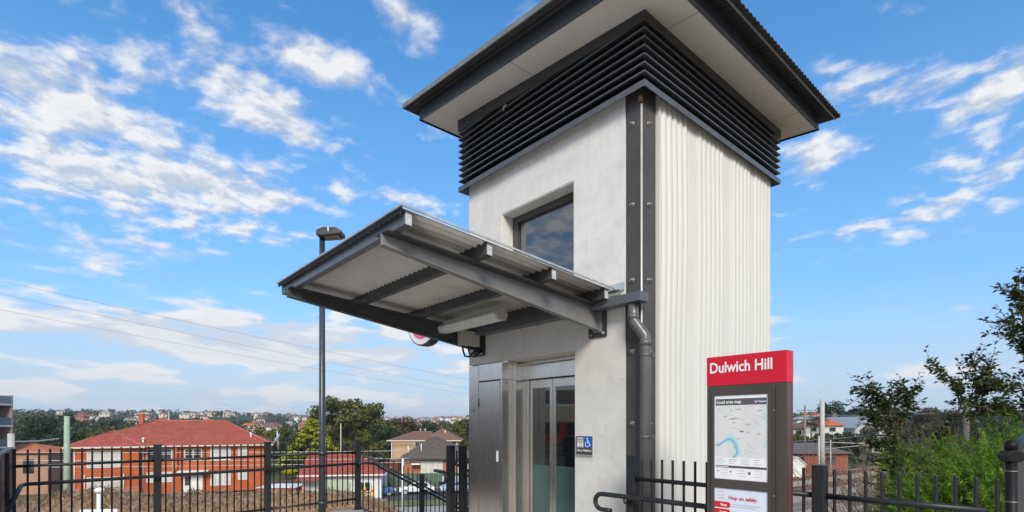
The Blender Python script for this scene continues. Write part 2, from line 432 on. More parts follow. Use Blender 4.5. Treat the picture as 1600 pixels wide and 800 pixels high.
# roof sheet, ribs run down the fall (along X), so the right eave shows the wave
def roof():
    x0, x1, y0, y1 = -3.05, .80, -.585, 3.20
    n = 50*8; b = MB(); vs = []
    for x in (x0, x1):
        for top in (0, 1):
            for i in range(n+1):
                y = y0+(y1-y0)*i/n
                vs.append((x, y, zs(x)+.158+.011*(1-math.cos(2*math.pi*i/8))+ (.004 if top else 0)))
    m = n+1; fs = []
    for i in range(n):
        fs += [(i, i+1, 2*m+i+1, 2*m+i), (m+i, 3*m+i, 3*m+i+1, m+i+1), (i, m+i, m+i+1, i+1), (2*m+i, 2*m+i+1, 3*m+i+1, 3*m+i)]
    b.add(vs, fs); o = b.build('roof', M['roofsheet'], tower, fixn=True)
    b = MB()
    for ya, yb in ((y0-.012, y0+.004), (y1-.004, y1+.012)):
        vs = [(x, y, zs(x)+z) for z in (.15, .205) for y in (ya, yb) for x in (x0-.01, x1)]
        b.add(vs, [(0, 2, 3, 1), (4, 5, 7, 6), (0, 1, 5, 4), (2, 6, 7, 3), (0, 4, 6, 2), (1, 3, 7, 5)])
    vs = [(x, y, zs(x0)+z) for z in (.15, .205) for y in (y0, y1) for x in (x0-.012, x0+.003)]
    b.add(vs, [(0, 2, 3, 1), (4, 5, 7, 6), (0, 1, 5, 4), (2, 6, 7, 3), (0, 4, 6, 2), (1, 3, 7, 5)])
    b.build('barge_flashing', simple('weathered_flashing', (.20, .215, .20), .45, .2, var=.2), o)
    b = MB(); b.box(x1-.05, x1-.046, y0+.01, y1-.01, zs(x1)+.125, zs(x1)+.157); b.build('eave_trim', simple('brown_grey_trim', (.12, .10, .085), .6), o)
    # rafters' end closer between fascia and sheet
roof()
# ----- window
win = MB(); x0, x1, z0, z1, y = -1.778, -.634, 2.98, 4.096, .165
win.box(x0, x1, y, y+.06, z1-.085, z1); win.box(x0, x1, y, y+.06, z0, z0+.07); win.box(x0, x0+.10, y, y+.06, z0+.07, z1-.085); win.box(x1-.08, x1, y, y+.06, z0+.07, z1-.085)
wfr = win.build('window', M['steel_col'], tower, .004)
MB().box(x0+.10, x1-.08, y+.03, y+.036, z0+.07, z1-.085).build('pane', M['winglass'], wfr)
b = MB(); b.box(x0-.0, x0+.012, .006, y, z0, z1-.012); b.box(x1-.012, x1, .006, y, z0, z1-.012); b.box(x0, x1, .006, y, z1-.012, z1); b.box(x0, x1, .006, y, z0, z0+.012); b.build('reveal_lining', M['reveal'], wfr)
# ----- stainless lift portal
por = MB()
zt = 2.352
por.box(TX0, -2.222, -.004, .10, 0, zt-.005)                    # narrow fixed strip
por.box(-2.216, -1.768, -.004, .03, 2.15, zt-.0)                # head of the service panel
por.box(-1.80, -1.768, .031, .155, 2.15, zt-.002); por.box(-1.80, -1.768, -.004, .155, 0, 2.148)                   # edge of the service panel
por.box(-1.83, -1.70, .155, .185, 0, zt); por.box(-1.74, -1.70, .185, .325, 0, zt); por.box(-1.74, -1.66, .325, .36, 0, zt)
por.box(-1.768, -1.66, -.0, .155, zt-.012, zt+.006)
por.box(-1.70, -.60, .26, .30, 2.150, zt+.02)                   # header panel
por.box(-1.70, -.60, .20, .258, 2.318, zt+.01)                  # header drip
portal = por.build('lift_portal', M['ss'], tower, .003)
MB().box(-2.212, -1.806, -.006, .03, .03, 2.135).build('service_panel', M['ss'], portal, .003)
MB().box(-2.216, -1.80, .0, .02, .0, 2.148).build('panel_gap', M['black'], portal)
MB().box(-2.216, -2.204, -.012, -.004, 1.83, 1.93).build('hinge', M['rubber'], portal)
MB().box(-1.87, -1.835, -.010, -.004, 1.17, 1.30).build('lock_plate', M['white'], portal, .002)
b = MB(); b.lathe([(.012, 0), (.012, .006), (.006, .008)], 10, Matrix.Translation((-2.31, -.004, 1.79)) @ Matrix.Rotation(R(90), 4, 'X')); b.build('screw', M['bolt'], portal)
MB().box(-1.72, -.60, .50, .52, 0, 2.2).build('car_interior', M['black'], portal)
MB().box(-1.68, -.60, .12, .50, .0, .012).build('threshold', M['ss'], portal)
def leaf(xa, xb):
    y0, y1 = .345, .385; zt = 2.148; st = .045
    b = MB(); b.box(xa, xa+st, y0, y1, .015, zt); b.box(xb-st, xb, y0, y1, .015, zt); b.box(xa+st, xb-st, y0, y1, 2.045, zt); b.box(xa+st, xb-st, y0, y1, .015, .12)
    d = b.build('lift_door', M['ss'], tower, .003)
    MB().box(xa+st, xb-st, y0+.012, y0+.02, 1.139, 2.045).build('glass_pane', M['glass'], d)
    MB().box(xa+st, xb-st, y0+.012, y0+.02, .12, 1.138).build('frosted_pane', M['frost'], d)
leaf(-1.655, -1.279); leaf(-1.273, -.80)
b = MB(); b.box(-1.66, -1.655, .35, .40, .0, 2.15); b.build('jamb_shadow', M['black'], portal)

# ------------------------------------------------------------------ entrance canopy (bolted to the tower: a part of it)
CF = -.0764
def zc(y): return 2.917 + CF*(y+2.257)        # underside of purlins
CX0, CX1 = -2.53, -.08
can = MB()
ny = 24; nx = int((CX1-CX0+.03)/.076)*8
def canopy_sheet():
    b = MB(); x0, x1 = CX0-.012, CX1+.020; ya, yb = -2.284, -.10; vs = []
    for y in (ya, yb):
        for top in (0, 1):
            for i in range(nx+1):
                x = x0+(x1-x0)*i/nx
                vs.append((x, y, zc(y)+.0860+.0115*(1-math.cos(2*math.pi*i/8))+(.003 if top else 0)))
    m = nx+1; fs = []
    for i in range(nx):
        fs += [(i, 2*m+i, 2*m+i+1, i+1), (m+i, m+i+1, 3*m+i+1, 3*m+i), (i, i+1, m+i+1, m+i), (2*m+i, 3*m+i, 3*m+i+1, 2*m+i+1)]
    b.add(vs, fs, True); return b.build('entrance_canopy', M['underdeck'], tower)
canopy = canopy_sheet()
def sl(x0, x1, ya, yb, za, zb, bb=None):
    """box whose z follows the canopy fall"""
    bb = bb or MB()
    vs = [(x, y, zc(y)+z) for z in (za, zb) for y in (ya, yb) for x in (x0, x1)]
    return bb.add(vs, [(0, 2, 3, 1), (4, 5, 7, 6), (0, 1, 5, 4), (2, 6, 7, 3), (0, 4, 6, 2), (1, 3, 7, 5)])
bb = sl(CX0-.025, CX1+.032, -2.298, -2.287, .103, .117); sl(CX1+.022, CX1+.032, -2.2865, -.09, .103, .117, bb); sl(CX0-.025, CX0-.015, -2.2865, -.09, .103, .117, bb)
sl(CX0-.012, CX1+.02, -2.2868, -2.2848, .068, .1025).build('gap_shade_strip', M['black'], canopy)  # added black strip painting the shaded gap below the edge flashing
bb.build('edge_flashing', M['galv'], canopy)
for y in (-2.257, -1.575, -.891, -.206):
    p = sl(CX0, CX1, y, y+.055, 0, .1005).build('purlin', M['beam'] if y < -2 else M['purlin'], canopy, .003)  # inner purlins take the shaded copy of the steel
    sl(CX1+.0005, CX1+.004, y+.004, y+.051, .004, .09).build('tube_cap', M['capend'], p)
def cbeam(xc):
    t = .010
    pts = [(-2.31, zc(-2.31)-.012), (-.03, zc(-.03)-.012), (-.03, 2.525), (-2.31, 2.833)]
    b = MB(); b.prism([(xc-t/2, y, z) for y, z in pts], (t, 0, 0))
    fb = MB(); fb.prism([(xc-.085, -2.31, zc(-2.31)-.001), (xc+.085, -2.31, zc(-2.31)-.001), (xc+.085, -2.31, zc(-2.31)-.012), (xc-.085, -2.31, zc(-2.31)-.012)], (0, 2.28, 2.28*CF))
    b.prism([(xc-.03, -2.31, 2.834), (xc+.03, -2.31, 2.834), (xc+.03, -2.31, 2.826), (xc-.03, -2.31, 2.826)], (0, 2.28, -.308))
    b.box(xc-.055, xc+.055, -.030, -.018, 2.50, 2.775)
    bm = b.build('beam', M['web'] if xc > -1 else M['purlin'], canopy, .002, fixn=True)  # lit steel copy on the right beam, shaded copy on the left
    fb.build('flange', M['purlin'], bm, .002, fixn=True)  # flange shade is painted in with the shaded steel copy
    b = MB(); b.box(xc-.12, xc+.10, -.017, -.001, 2.455, 2.79); bp = b.build('wall_plate', M['dark'], bm, .003)
    for dx in (-.085, .065):
        q = MB(); q.lathe([(.02, 0), (.02, .006), (.012, .016), (.006, .026)], 10, Matrix.Translation((xc+dx, -.017, 2.487)) @ Matrix.Rotation(R(90), 4, 'X')); q.build('bolt', M['bolt'], bm)
    return bm
cbeam(-.31); cbeam(-2.20)
# gutter with its outlet and downpipe
g = MB(); g.box(CX0-.02, .262, -.145, -.025, 2.694, 2.70); g.box(CX0-.02, .262, -.149, -.145, 2.694, 2.775); g.box(CX0-.02, .262, -.025, -.021, 2.694, 2.80); g.box(.262, .266, -.149, -.021, 2.694, 2.775); g.box(CX0-.024, CX0-.02, -.149, -.021, 2.694, 2.775)
gut = g.build('gutter', M['beam'], canopy, .002)
sl(CX0+.1, -.02, -.088, -.018, .10, .106).build('apron_flashing', M['galv'], canopy)
MB().box(-.38, -.008, -.016, -.003, 2.86, 2.93).build('wall_flashing', simple('pale_flashing', (.46, .52, .50), .4, .3), canopy)
b = MB(); b.tube([(.150, -.085, 2.70), (.150, -.085, 2.575), (.156, -.083, 2.53), (.250, -.055, 2.395), (.256, -.053, 2.34), (.256, -.053, 0.01)], .049, 18)
dp = b.build('downpipe', M['pipe'], tower)
MB().tube([(.256, -.053, 2.36), (.256, -.053, 2.30)], .0505, 18).build('pipe_socket', M['pipe'], dp); MB().tube([(.15, -.085, 2.60), (.15, -.085, 2.545)], .0505, 18).build('pipe_socket', M['pipe'], dp)
for z in (2.22, 1.5, .8):
    b = MB(); b.tube([(.256, -.053, z+.012), (.256, -.053, z-.012)], .0505, 18); b.box(.30, .330, -.05, -.02, z-.018, z+.018); cp = b.build('pipe_clip', M['pipe'], dp)

# things that hang on the tower and canopy
lamp = thing('batten_light', 'long grey-white batten light fixed under the glass-free lift canopy'.replace('glass-free ', ''), 'ceiling light', (-1.77, -.55, 2.70))
b = MB(); L = .62
prof = [(-.055, .07), (-.075, .04), (-.05, -.022), (.05, -.022), (.075, .04), (.055, .07)]
b.prism([(-L, y, z+.0) for y, z in prof], (2*L, 0, 0)); b.build('diffuser', M['diffuser'], lamp, .006)
b = MB(); b.box(-L-.03, L+.03, -.045, .045, .07, .105); b.build('mounting_tray', M['pvc'], lamp, .004)
for sx in (-1, 1):
    b = MB(); b.prism([(sx*L*1.0, y*1.06, z*1.05-.001) for y, z in prof], (sx*.035, 0, 0)); b.build('end_cap', M['pvc'], lamp, .004, fixn=True)
jbx = thing('junction_box', 'small beige junction box with looping black cables at the end of the canopy beam', 'electrical box', (-2.14, -.2, 2.60))
b = MB(); b.box(-.045, .045, -.15, .12, -.04, .135); b.build('enclosure', M['pvc'], jbx, .006)
b = MB(); b.box(-.06, .06, .178, .197, -.14, .18); b.box(-.02, .02, .122, .178, -.05, .1); b.build('wall_bracket', M['dark'], jbx, .003)
for k, (ya, r) in enumerate(((-.10, .09), (-.03, .07))):
    b = MB(); b.tube([(0.02*k, ya, -.04), (.02*k, ya, -.10), (.02*k, ya+.03, -.14-r*.3), (.02*k, ya+.09, -.15-r*.2), (.02*k, ya+.17, -.10), (.02*k, .18, -.09)], .012, 7); b.build('cable', M['rubber'], jbx)
rd = thing('roundel_sign', 'round white station sign with red centre peeking below the canopy beam', 'sign', (-2.95, -.3, 3.045))
mt = Matrix.Rotation(R(90), 4, 'X')
b = MB(); b.lathe([(.40, -.065), (.405, -.05), (.405, .05), (.40, .065)], 48, mt); b.build('rim', M['dark'], rd)
b = MB(); b.lathe([(.385, .066), (.385, .069)], 48, mt); b.build('face', M['white'], rd)
b = MB(); b.lathe([(.315, .0695), (.315, .072)], 40, mt); b.build('centre_disc', M['pink'], rd)
b = MB(); b.tube([(.40, 0, 0), (.54, .32, 0)], .03, 10); b.build('arm', M['dark'], rd)
ws = thing('platform_sign', 'small black sign with blue wheelchair symbol on the pale wall right of lift doors', 'sign', (-.474, -.0205, 1.404))
b = MB(); b.box(-.112, .112, -.006, 0, -.098, .098); b.build('backing', simple('white_edge', (.7, .7, .69), .4), ws, .004)
b = MB(); b.box(-.106, .106, -.0085, -.006, -.092, .092); b.build('face', M['totem'], ws)
b = MB(); b.box(.002, .096, -.0105, -.0085, -.022, .082); b.build('blue_square', M['blue'], ws)
b = MB(); b.box(-.096, -.006, -.0105, -.0085, -.022, .082); b.build('grey_square', M['grey'], ws)
# wheelchair pictogram
b = MB()
def flat_poly(bb, pts, y): bb.add([(x, y, z) for x, z in pts], [tuple(range(len(pts)))])
def disc(bb, cx, cz, r, y, n=16): flat_poly(bb, [(cx+r*math.cos(2*math.pi*i/n), cz+r*math.sin(2*math.pi*i/n)) for i in range(n)], y)
def stroke(bb, pts, w, y):
    for (xa, za), (xb, zb) in zip(pts, pts[1:]):
        dx, dz = xb-xa, zb-za; l = math.hypot(dx, dz) or 1; nx_, nz_ = -dz/l*w/2, dx/l*w/2
        flat_poly(bb, [(xa+nx_, za+nz_), (xa-nx_, za-nz_), (xb-nx_, zb-nz_), (xb+nx_, zb+nz_)], y); y -= .0001
disc(b, .043, .068, .008, -.0115)
stroke(b, [(.043, .056), (.045, .028), (.066, .028), (.076, .002), (.084, .004)], .008, -.0115)
stroke(b, [(.044, .043), (.062, .043)], .006, -.0121)
stroke(b, [(.043+.025*math.cos(a), .012+.025*math.sin(a)) for a in [R(120+i*20) for i in range(12)]], .006, -.0118)
b.build('wheelchair_symbol', M['white'], ws)
b = MB()
for i in range(3):
    cx = -.082+.031*i*.9; disc(b, cx+.004, .030, .006, -.0115); flat_poly(b, [(cx-.005, -.012), (cx+.013, -.012), (cx+.013, .021), (cx-.005, .021)], -.0116)
stroke(b, [(-.068, .062), (-.068, .076)], .006, -.0115); stroke(b, [(-.076, .064), (-.068, .077), (-.060, .064)], .004, -.0118); stroke(b, [(-.036, .062), (-.036, .076)], .006, -.0115); stroke(b, [(-.044, .074), (-.036, .061), (-.028, .074)], .004, -.0118)
stroke(b, [(-.09, .047), (-.012, .047)], .004, -.0115)
b.build('lift_symbol', M['white'], ws)
text('Lift to Platform', .031, M['white'], ws, (-.098, -.0095, -.060), FRONT, bold=.0004, ext=.0004)

# ------------------------------------------------------------------ station totem
TT = thing('information_totem', 'tall bronze station totem with red Dulwich Hill header and local area map', 'information sign', (1.3535, -.517, 0))
W2 = .268; D = .10
def tb(x0, x1, y0, y1, z0, z1): return MB().box(x0, x1, y0, y1, z0, z1)
zr = 1.875; ztp = 2.078
body = MB(); body.box(-W2, W2, 0, .044, 0, zr); body.box(-W2, W2, .052, D, 0, zr); body.box(-W2+.01, W2-.006, .044, .052, 0, zr)
bd = body.build('cabinet', M['totem'], TT, .003)
b = MB(); b.box(W2-.006, W2-.001, .044, .052, 0, zr); b.build('red_seam', M['red'], bd)
hd = MB(); hd.box(-W2-.001, W2+.001, -.001, .044, zr+.001, ztp); hd.box(-W2-.001, W2+.001, .052, D+.001, zr+.001, ztp); hd.box(-W2+.004, W2-.004, .044, .052, zr+.001, ztp-.003)
hdr = hd.build('header', M['red'], TT, .002)
text('Dulwich Hill', .102, M['white'], hdr, (-W2+.020, -.0018, ztp-.112), FRONT, bold=.0019, ext=.0006, xs=.845)
# map frame, poster and print
fr = MB(); fx0, fx1, fz0, fz1 = -.232, .176, .30, 1.842
for (x0, x1, z0, z1) in ((fx0, fx0+.022, fz0, fz1), (fx1-.022, fx1, fz0, fz1), (fx0+.022, fx1-.022, fz1-.034, fz1), (fx0+.022, fx1-.022, 1.172, 1.232), (fx0+.022, fx1-.022, fz0, fz0+.03)):
    fr.box(x0, x1, -.012, -.0005, z0, z1)
fr.box(.205, .212, -.008, -.0005, .05, zr-.02)
frm = fr.build('poster_frame', M['totem'], TT, .003)
for z in (1.70, 1.15, .6):
    b = MB(); b.lathe([(.006, 0), (.006, .003)], 10, Matrix.Translation((.19, -.0005, z)) @ mt); b.build('latch', M['bolt'], frm)
px0, px1, pz0, pz1 = -.209, .153, 1.234, 1.806
ps = tb(px0, px1, -.003, -.001, pz0, pz1).build('map_poster', M['paper'], TT)
Y0 = -.0036
def fpart(name, m, parent, polys, y=Y0):
    b = MB()
    for i, p in enumerate(polys): flat_poly(b, p, y-.00012*i)
    return b.build(name, m, parent)
def rc(x0, x1, z0, z1): return [(x0, z0), (x1, z0), (x1, z1), (x0, z1)]
fpart('map_header', M['ink'], ps, [rc(px0+.008, px1-.008, 1.738, 1.783)])
text('Local area map', .030, M['white'], ps, (px0+.014, Y0-.0004, 1.7515), FRONT, bold=.0006, ext=.0003, xs=.95)
text('Transport', .018, M['white'], ps, (px1-.068, Y0-.0004, 1.7535), FRONT, bold=.0004, ext=.0003, xs=.8)
b = MB(); disc(b, px1-.081, 1.761, .0125, Y0-.0004); b.build('logo', M['blue'], ps)
b = MB(); disc(b, px1-.086, 1.756, .007, Y0-.0007); b.build('logo', M['redink'], ps)
b = MB(); disc(b, px1-.077, 1.757, .005, Y0-.0008); b.build('logo', M['white'], ps)
fpart('map_area', M['mapland'], ps, [rc(px0+.008, px1-.008, 1.385, 1.734)])
riv = [(-.200, 1.470), (-.178, 1.464), (-.155, 1.482), (-.128, 1.500), (-.100, 1.512), (-.076, 1.498), (-.058, 1.470), (-.048, 1.440), (-.045, 1.412), (-.062, 1.398), (-.075, 1.388)]
grn = [(-.186, 1.478), (-.14, 1.505), (-.12, 1.532), (-.10, 1.545), (-.075, 1.528), (-.060, 1.520), (-.045, 1.500), (-.035, 1.460), (-.022, 1.430), (-.018, 1.405), (-.05, 1.388), (-.085, 1.388), (-.066, 1.412), (-.07, 1.440), (-.09, 1.475), (-.12, 1.482)]
for pk in [grn, rc(-.185, -.165, 1.70, 1.722), [(-.10, 1.68), (-.085, 1.69), (-.08, 1.72), (-.094, 1.715)], rc(.125, .140, 1.46, 1.49), [(.12, 1.63), (.138, 1.64), (.14, 1.68), (.128, 1.69)], rc(-.04, -.02, 1.555, 1.575)]: fpart('map_park', M['maptint'], ps, [pk], Y0-.0003)
b = MB(); stroke(b, riv, .013, Y0-.0012); b.build('map_river', M['mapriver'], ps)
rnd = random.Random(5)
for i in range(15):
    b = MB()
    x = rnd.uniform(-.19, .13); z = rnd.uniform(1.40, 1.72); a = rnd.uniform(0, 3.14); l = rnd.uniform(.04, .12)
    p = [(x, z)]
    for k in range(4):
        a += rnd.uniform(-.4, .4); x = min(.142, max(-.198, x+l/4*math.cos(a))); z = min(1.73, max(1.39, z+l/4*math.sin(a))); p.append((x, z))
    stroke(b, p, .0022, Y0-.0022-i*.00003); b.build('map_road', M['maproad'], ps)
for i in range(11):
    x = rnd.uniform(-.18, .09); z = rnd.uniform(1.41, 1.71); fpart('map_place_name', M['inkl'], ps, [rc(x, x+rnd.uniform(.015, .045), z, z+.0035)], Y0-.003)
fpart('station_marker', M['redink'], ps, [rc(-.028, -.002, 1.560, 1.566)], Y0-.0032)
b = MB()
for i in range(3):
    for k in range(4):
        x = px0+.014+k*.086; flat_poly(b, rc(x, x+rnd.uniform(.03, .07), 1.370-i*.014, 1.3735-i*.014), Y0-.0004)
b.build('map_key', M['inkl'], ps)
fpart('map_footer_bar', M['ink'], ps, [rc(px0+.010, px1-.008, 1.312, 1.328)])
fpart('footer_text', M['white'], ps, [rc(px0+.014, px0+.10, 1.3175, 1.3225)], Y0-.0005)
for i in range(3):
    for k in range(3): fpart('footer_line', M['inkl'], ps, [rc(px0+.045+k*.115, px0+.10+k*.115, 1.296-i*.018, 1.2985-i*.018)], Y0-.0004)
b = MB(); flat_poly(b, rc(px0+.016, px0+.034, 1.285, 1.290), Y0-.0004); disc(b, px0+.115, 1.287, .006, Y0-.0004); flat_poly(b, rc(px0+.235, px0+.250, 1.274, 1.292), Y0-.0004); b.build('footer_icon', M['ink'], ps)
# lower poster
p2 = tb(px0, px1, -.003, -.001, .33, 1.170).build('safety_poster', M['bluep'], TT)
text('Hop on safely.', .034, M['redink'], p2, (px0+.100, Y0-.0004, 1.098), FRONT, bold=.0009, ext=.0003)
for i, w in enumerate(('Stop', 'Look', 'Listen', 'Think')):
    z = 1.058-i*.050
    pts = [(px0+.001, z-.021), (px0+.093, z-.021)] + [(px0+.093+.021*math.cos(R(a)), z+.021*math.sin(R(a))) for a in range(-75, 90, 15)] + [(px0+.001, z+.021)]
    fpart('red_tab', M['redink'], p2, [pts])
    text(w, .024, M['white'], p2, (px0+.088, Y0-.0004, z-.008), FRONT, align='RIGHT', bold=.0006, ext=.0003)
    b = MB()
    for k in range(2): flat_poly(b, rc(px0+.118, px0+.118+(.20 if k == 0 else .17), z+.006-k*.014, z+.0095-k*.014), Y0-.0004)
    b.build('body_text', M['inkl'], p2)
fpart('poster_heading', simple('faint_pink_print', (.70, .50, .52), .4), p2, [rc(px0+.020, px0+.066, 1.142, 1.150), rc(px0+.020, px0+.075, 1.118, 1.126), rc(px0+.020, px0+.072, 1.098, 1.106)])

# ------------------------------------------------------------------ fences
def post(parent, x, y, z0, z1, s=.075, name='post'):
    b = MB(); h = s/2; b.box(x-h, x+h, y-h, y+h, z0, z1-.012); b.box(x-h-.003, x+h+.003, y-h-.003, y+h+.003, z1-.012, z1)
    b.box(x-h-.035, x+h+.035, y-h-.035, y+h+.035, z0, z0+.012)
    return b.build(name, M['fence'], parent, .004)
def pickets(parent, p0, p1, n, z0, z1, dz=0., r=.0105):
    """n upright bars strictly between two points; dz = fall over the run"""
    first = None; h = z1-z0
    for i in range(n):
        f = (i+1)/(n+1); x = p0[0]+(p1[0]-p0[0])*f; y = p0[1]+(p1[1]-p0[1])*f; z = z0+dz*f
        if first is None:
            b = MB(); b.tube([(0, 0, 0), (0, 0, h-.008), (0, 0, h)], r, 8); o = first = b.build('picket', M['fence'], parent, loc=(x, y, z))
        else:
            o = first.copy(); COL.objects.link(o); o.parent = parent; o.location = (x, y, z)
def rail(parent, pts, r=.018, name='rail', n=10): return MB().tube(pts, r, n).build(name, M['fence'], parent)
def arc(c, u, v, r, a0, a1, k=7): return [Vector(c)+Vector(u)*r*math.cos(R(a0+(a1-a0)*i/k))+Vector(v)*r*math.sin(R(a0+(a1-a0)*i/k)) for i in range(k+1)]

# right fence: from the tower to the chain link post
fr1 = thing('picket_fence', 'black picket fence with looped handrail running from tower past the totem', 'fence', (1.3, -.25, 0))
def L1(x, z, dy=0.): return (x-1.3, dy, z)
P = [.259, 1.721, 2.56]
for x in P[:2]: post(fr1, x-1.3, 0, 0, 1.345)
for a, c, n in ((P[0], P[1], 14), (P[1], P[2], 9)):
    pickets(fr1, L1(a, 0), L1(c+(.095 if c > 2 else 0), 0), n+(1 if c > 2 else 0), .10, 1.322)
    for z in (1.147, .22): rail(fr1, [L1(a+.037, z), L1(c-.03, z)])
hr = [L1(.10, .86, -.09), L1(.04, .86, -.09)] + arc(L1(-.005, .928, -.09), (-1, 0, 0), (0, 0, 1), .068, -90, 90) + [L1(.05, .997, -.09), L1(1.721, 1.0, -.09)] + arc(L1(1.74, .945, -.09), (0, 0, 1), (1, 0, 0), .055, 0, 90, 4)+[L1(1.795, .8, -.09)]
rail(fr1, hr, .021, 'handrail', 12)
for x in (.259, 1.0, 1.70):
    b = MB(); b.tube([L1(x-.02, .977, -.09), L1(x-.02, .945, -.085), L1(x, .93, -.05), L1(x, .93, -.03)], .009, 8); b.lathe([(.028, 0), (.028, .006)], 10, Matrix.Translation(L1(x, .93, -.032)) @ mt); b.build('handrail_bracket', M['fence'], fr1)

# left fence along the edge, then the descending stair run
A0, A1, A2, A3 = (-5.434, -4.31), (-5.589, -2.916), (-5.751, -1.454), (-5.927, .123)
fl = thing('picket_fence', 'long black picket fence with tube handrail along the left edge of the paving', 'fence', (-5.7, -2., 0))
def L2(p, z, off=0.): return (p[0]+5.7+off, p[1]+2., z)
for p in (A1, A2): post(fl, p[0]+5.7, p[1]+2, .0, 1.345, .085)
for a, c, n in ((A0, A1, 13), (A1, A2, 14), (A2, A3, 15)):
    pickets(fl, L2(a, 0), L2(c, 0), n, .20, 1.322)
    for z in (1.125, .29): rail(fl, [L2(a, z), L2(c, z)])
hA0 = (A0[0]+.1, A0[1]+.06)
def lerp(a, c, f): return (a[0]+(c[0]-a[0])*f, a[1]+(c[1]-a[1])*f)
rail(fl, [L2((hA0[0]+2.2, hA0[1]-.02), .90), L2((hA0[0]+.12, hA0[1]-.01), .915), L2((hA0[0]+.03, hA0[1]+.02), .92), L2((hA0[0]-.0, hA0[1]+.1), .92), L2(A1, .92, .1), L2(A2, .925, .1), L2((A3[0], A3[1]-.05), .93, .1)], .022, 'handrail', 12)
for p in (A1, A2):
    b = MB(); b.tube([L2(p, .905, .1), L2(p, .87, .095), L2(p, .86, .04)], .009, 8); b.build('handrail_bracket', M['fence'], fl)
# stair run
fs_ = thing('stair_balustrade', 'black picket balustrade sloping down beside the stairs left of the lift', 'balustrade', (-5.927, .123, 0))
D3 = Vector((-.06, 1, 0)).normalized(); K = -.507
def L3(t, z, off=0.): return (D3.x*t+off, D3.y*t, z+K*t)
post(fs_, 0, 0, .1, 1.342, .085)
def spost(t): 
    p = L3(t, 0); b = MB(); h = .04; b.box(p[0]-h, p[0]+h, p[1]-h, p[1]+h, p[2]-.2, p[2]+1.345); b.build('post', M['fence'], fs_, .004)
for t in (1.38, 2.76, 4.14): spost(t)
for t0 in (0, 1.38, 2.76):
    a = L3(t0, 0); c = L3(t0+1.38, 0)
    pickets(fs_, a, c, 12, a[2]+.16, a[2]+1.322, c[2]-a[2])
for z in (1.125, .16): rail(fs_, [L3(.03, z), L3(4.14, z)])
rail(fs_, [(.1, -.05, .93), (.1, .10, .93), L3(.30, 1.06, .1), L3(.42, 1.04, .1), L3(4.1, 1.0, .1)], .022, 'handrail', 12)
# near stair fence beside the tower
fn = thing('stair_balustrade', 'black twin posts and hooked handrail at the stair head beside the lift', 'balustrade', (-2.69, -.1, 0))
post(fn, 0, 0, 0, 1.342, .085); post(fn, .102, .12, 0, 1.342, .08)
for t in (1.4, 2.8):
    b = MB(); h = .04; b.box(-h, h, t-h, t+h, K*t-.3, K*t+1.34); b.build('post', M['fence'], fn, .004)
pickets(fn, (0, 0), (0, 1.4), 13, .16, 1.322, K*1.4); pickets(fn, (0, 1.4), (0, 2.8), 13, .16+K*1.4, 1.322+K*1.4, K*1.4)
for z in (1.125, .16): rail(fn, [(0, .03, z), (0, 2.8, z+K*2.77)])
for z in (1.125, .95, .16): rail(fn, [(.14, .125, z), (.268, .125, z)], .014)
pickets(fn, (.102, .125), (.268, .125), 1, .1, 1.2)
hk = [(-.06, -.13, .86), (-.01, -.13, .86)] + arc((.02, -.13, .935), (0, 0, -1), (1, 0, 0), .072, 0, 180) + [(-.03, -.13, 1.008), (-.17, -.13, 1.012)]
rail(fn, hk, .022, 'handrail', 12)
# solid screen at the far left
sp = thing('screen_panel', 'solid black metal screen panel closing the left end of the fence', 'screen', (-4.3, -4.36, 0))
b = MB()
for i in range(3): b.box(-1.15+i*1.2, .04+i*1.2, -.02, .02, .05, 1.33)
b.build('sheet', M['fence'], sp, .003)
b = MB()
for i in range(4): b.box(-1.175+i*1.2, -1.125+i*1.2, .021, .05, 0, 1.33)
b.box(-1.15, 2.45, -.03, .03, 1.3305, 1.35); b.build('frame', M['fence'], sp, .003)
b = MB(); b.box(-1.135, -1.105, -.06, -.024, 0, 1.29); b.build('edge_post', M['white'], sp)

# chain link fence at the right
CLP = simple('black_galvanised_paint', (.009, .009, .010), .5, spec=.2)
cl = thing('chain_link_fence', 'dark chain link fence with domed black post at the right edge', 'fence', (2.62, -.22, 0))
dirc = Vector((SN*.72-CS*.69, CS*.72+SN*.69, 0)).normalized()
b = MB(); b.tube([(0, 0, 0), (0, 0, 1.49)], .026, 14); po = b.build('post', CLP, cl)
b = MB(); b.lathe([(.028, 1.475), (.030, 1.50), (.024, 1.518), (.008, 1.525)], 14); b.build('post_cap', CLP, po)
b = MB(); b.prism([(-.045, -.034, 1.44), (-.03, -.034, 1.412), (.03, -.034, 1.412), (.045, -.034, 1.44), (.03, -.034, 1.468), (-.03, -.034, 1.468)], (0, .068, 0), Matrix.Rotation(R(40), 4, 'Z')); b.build('clamp', CLP, po, .004)
for z in (1.36, 1.20): 
    b = MB(); b.lathe([(.027, z), (.027, z+.005)], 14); b.build('band', M['bolt'], po)
LN = 2.4; slope = .05
rail(cl, [dirc*.03+Vector((0, 0, 1.445)), dirc*LN+Vector((0, 0, 1.445+slope*LN))], .021, 'top_rail')
b = MB(); cell = .055
H = 1.40; k = -int(H/cell)
while k*cell < LN:
    for sgn in (1, -1):
        # wire climbs at 45 degrees
        s0 = k*cell; pts = []
        a0 = max(0, s0); a1 = min(LN, s0+H)
        if a1 <= a0: continue
        def pz(s): return (.05+(s-s0)) if sgn > 0 else (.05+H-(s-s0))
        b.tube([dirc*a0+Vector((0, 0, pz(a0))), dirc*a1+Vector((0, 0, pz(a1)))], .0019, 4, False)
    k += 1
b.build('wire_mesh', simple('green_grey_wire', (.05, .06, .05), .5), cl)
b = MB(); b.tube([dirc*LN, dirc*LN+Vector((0, 0, 1.6))], .033, 12); b.build('post', CLP, cl)

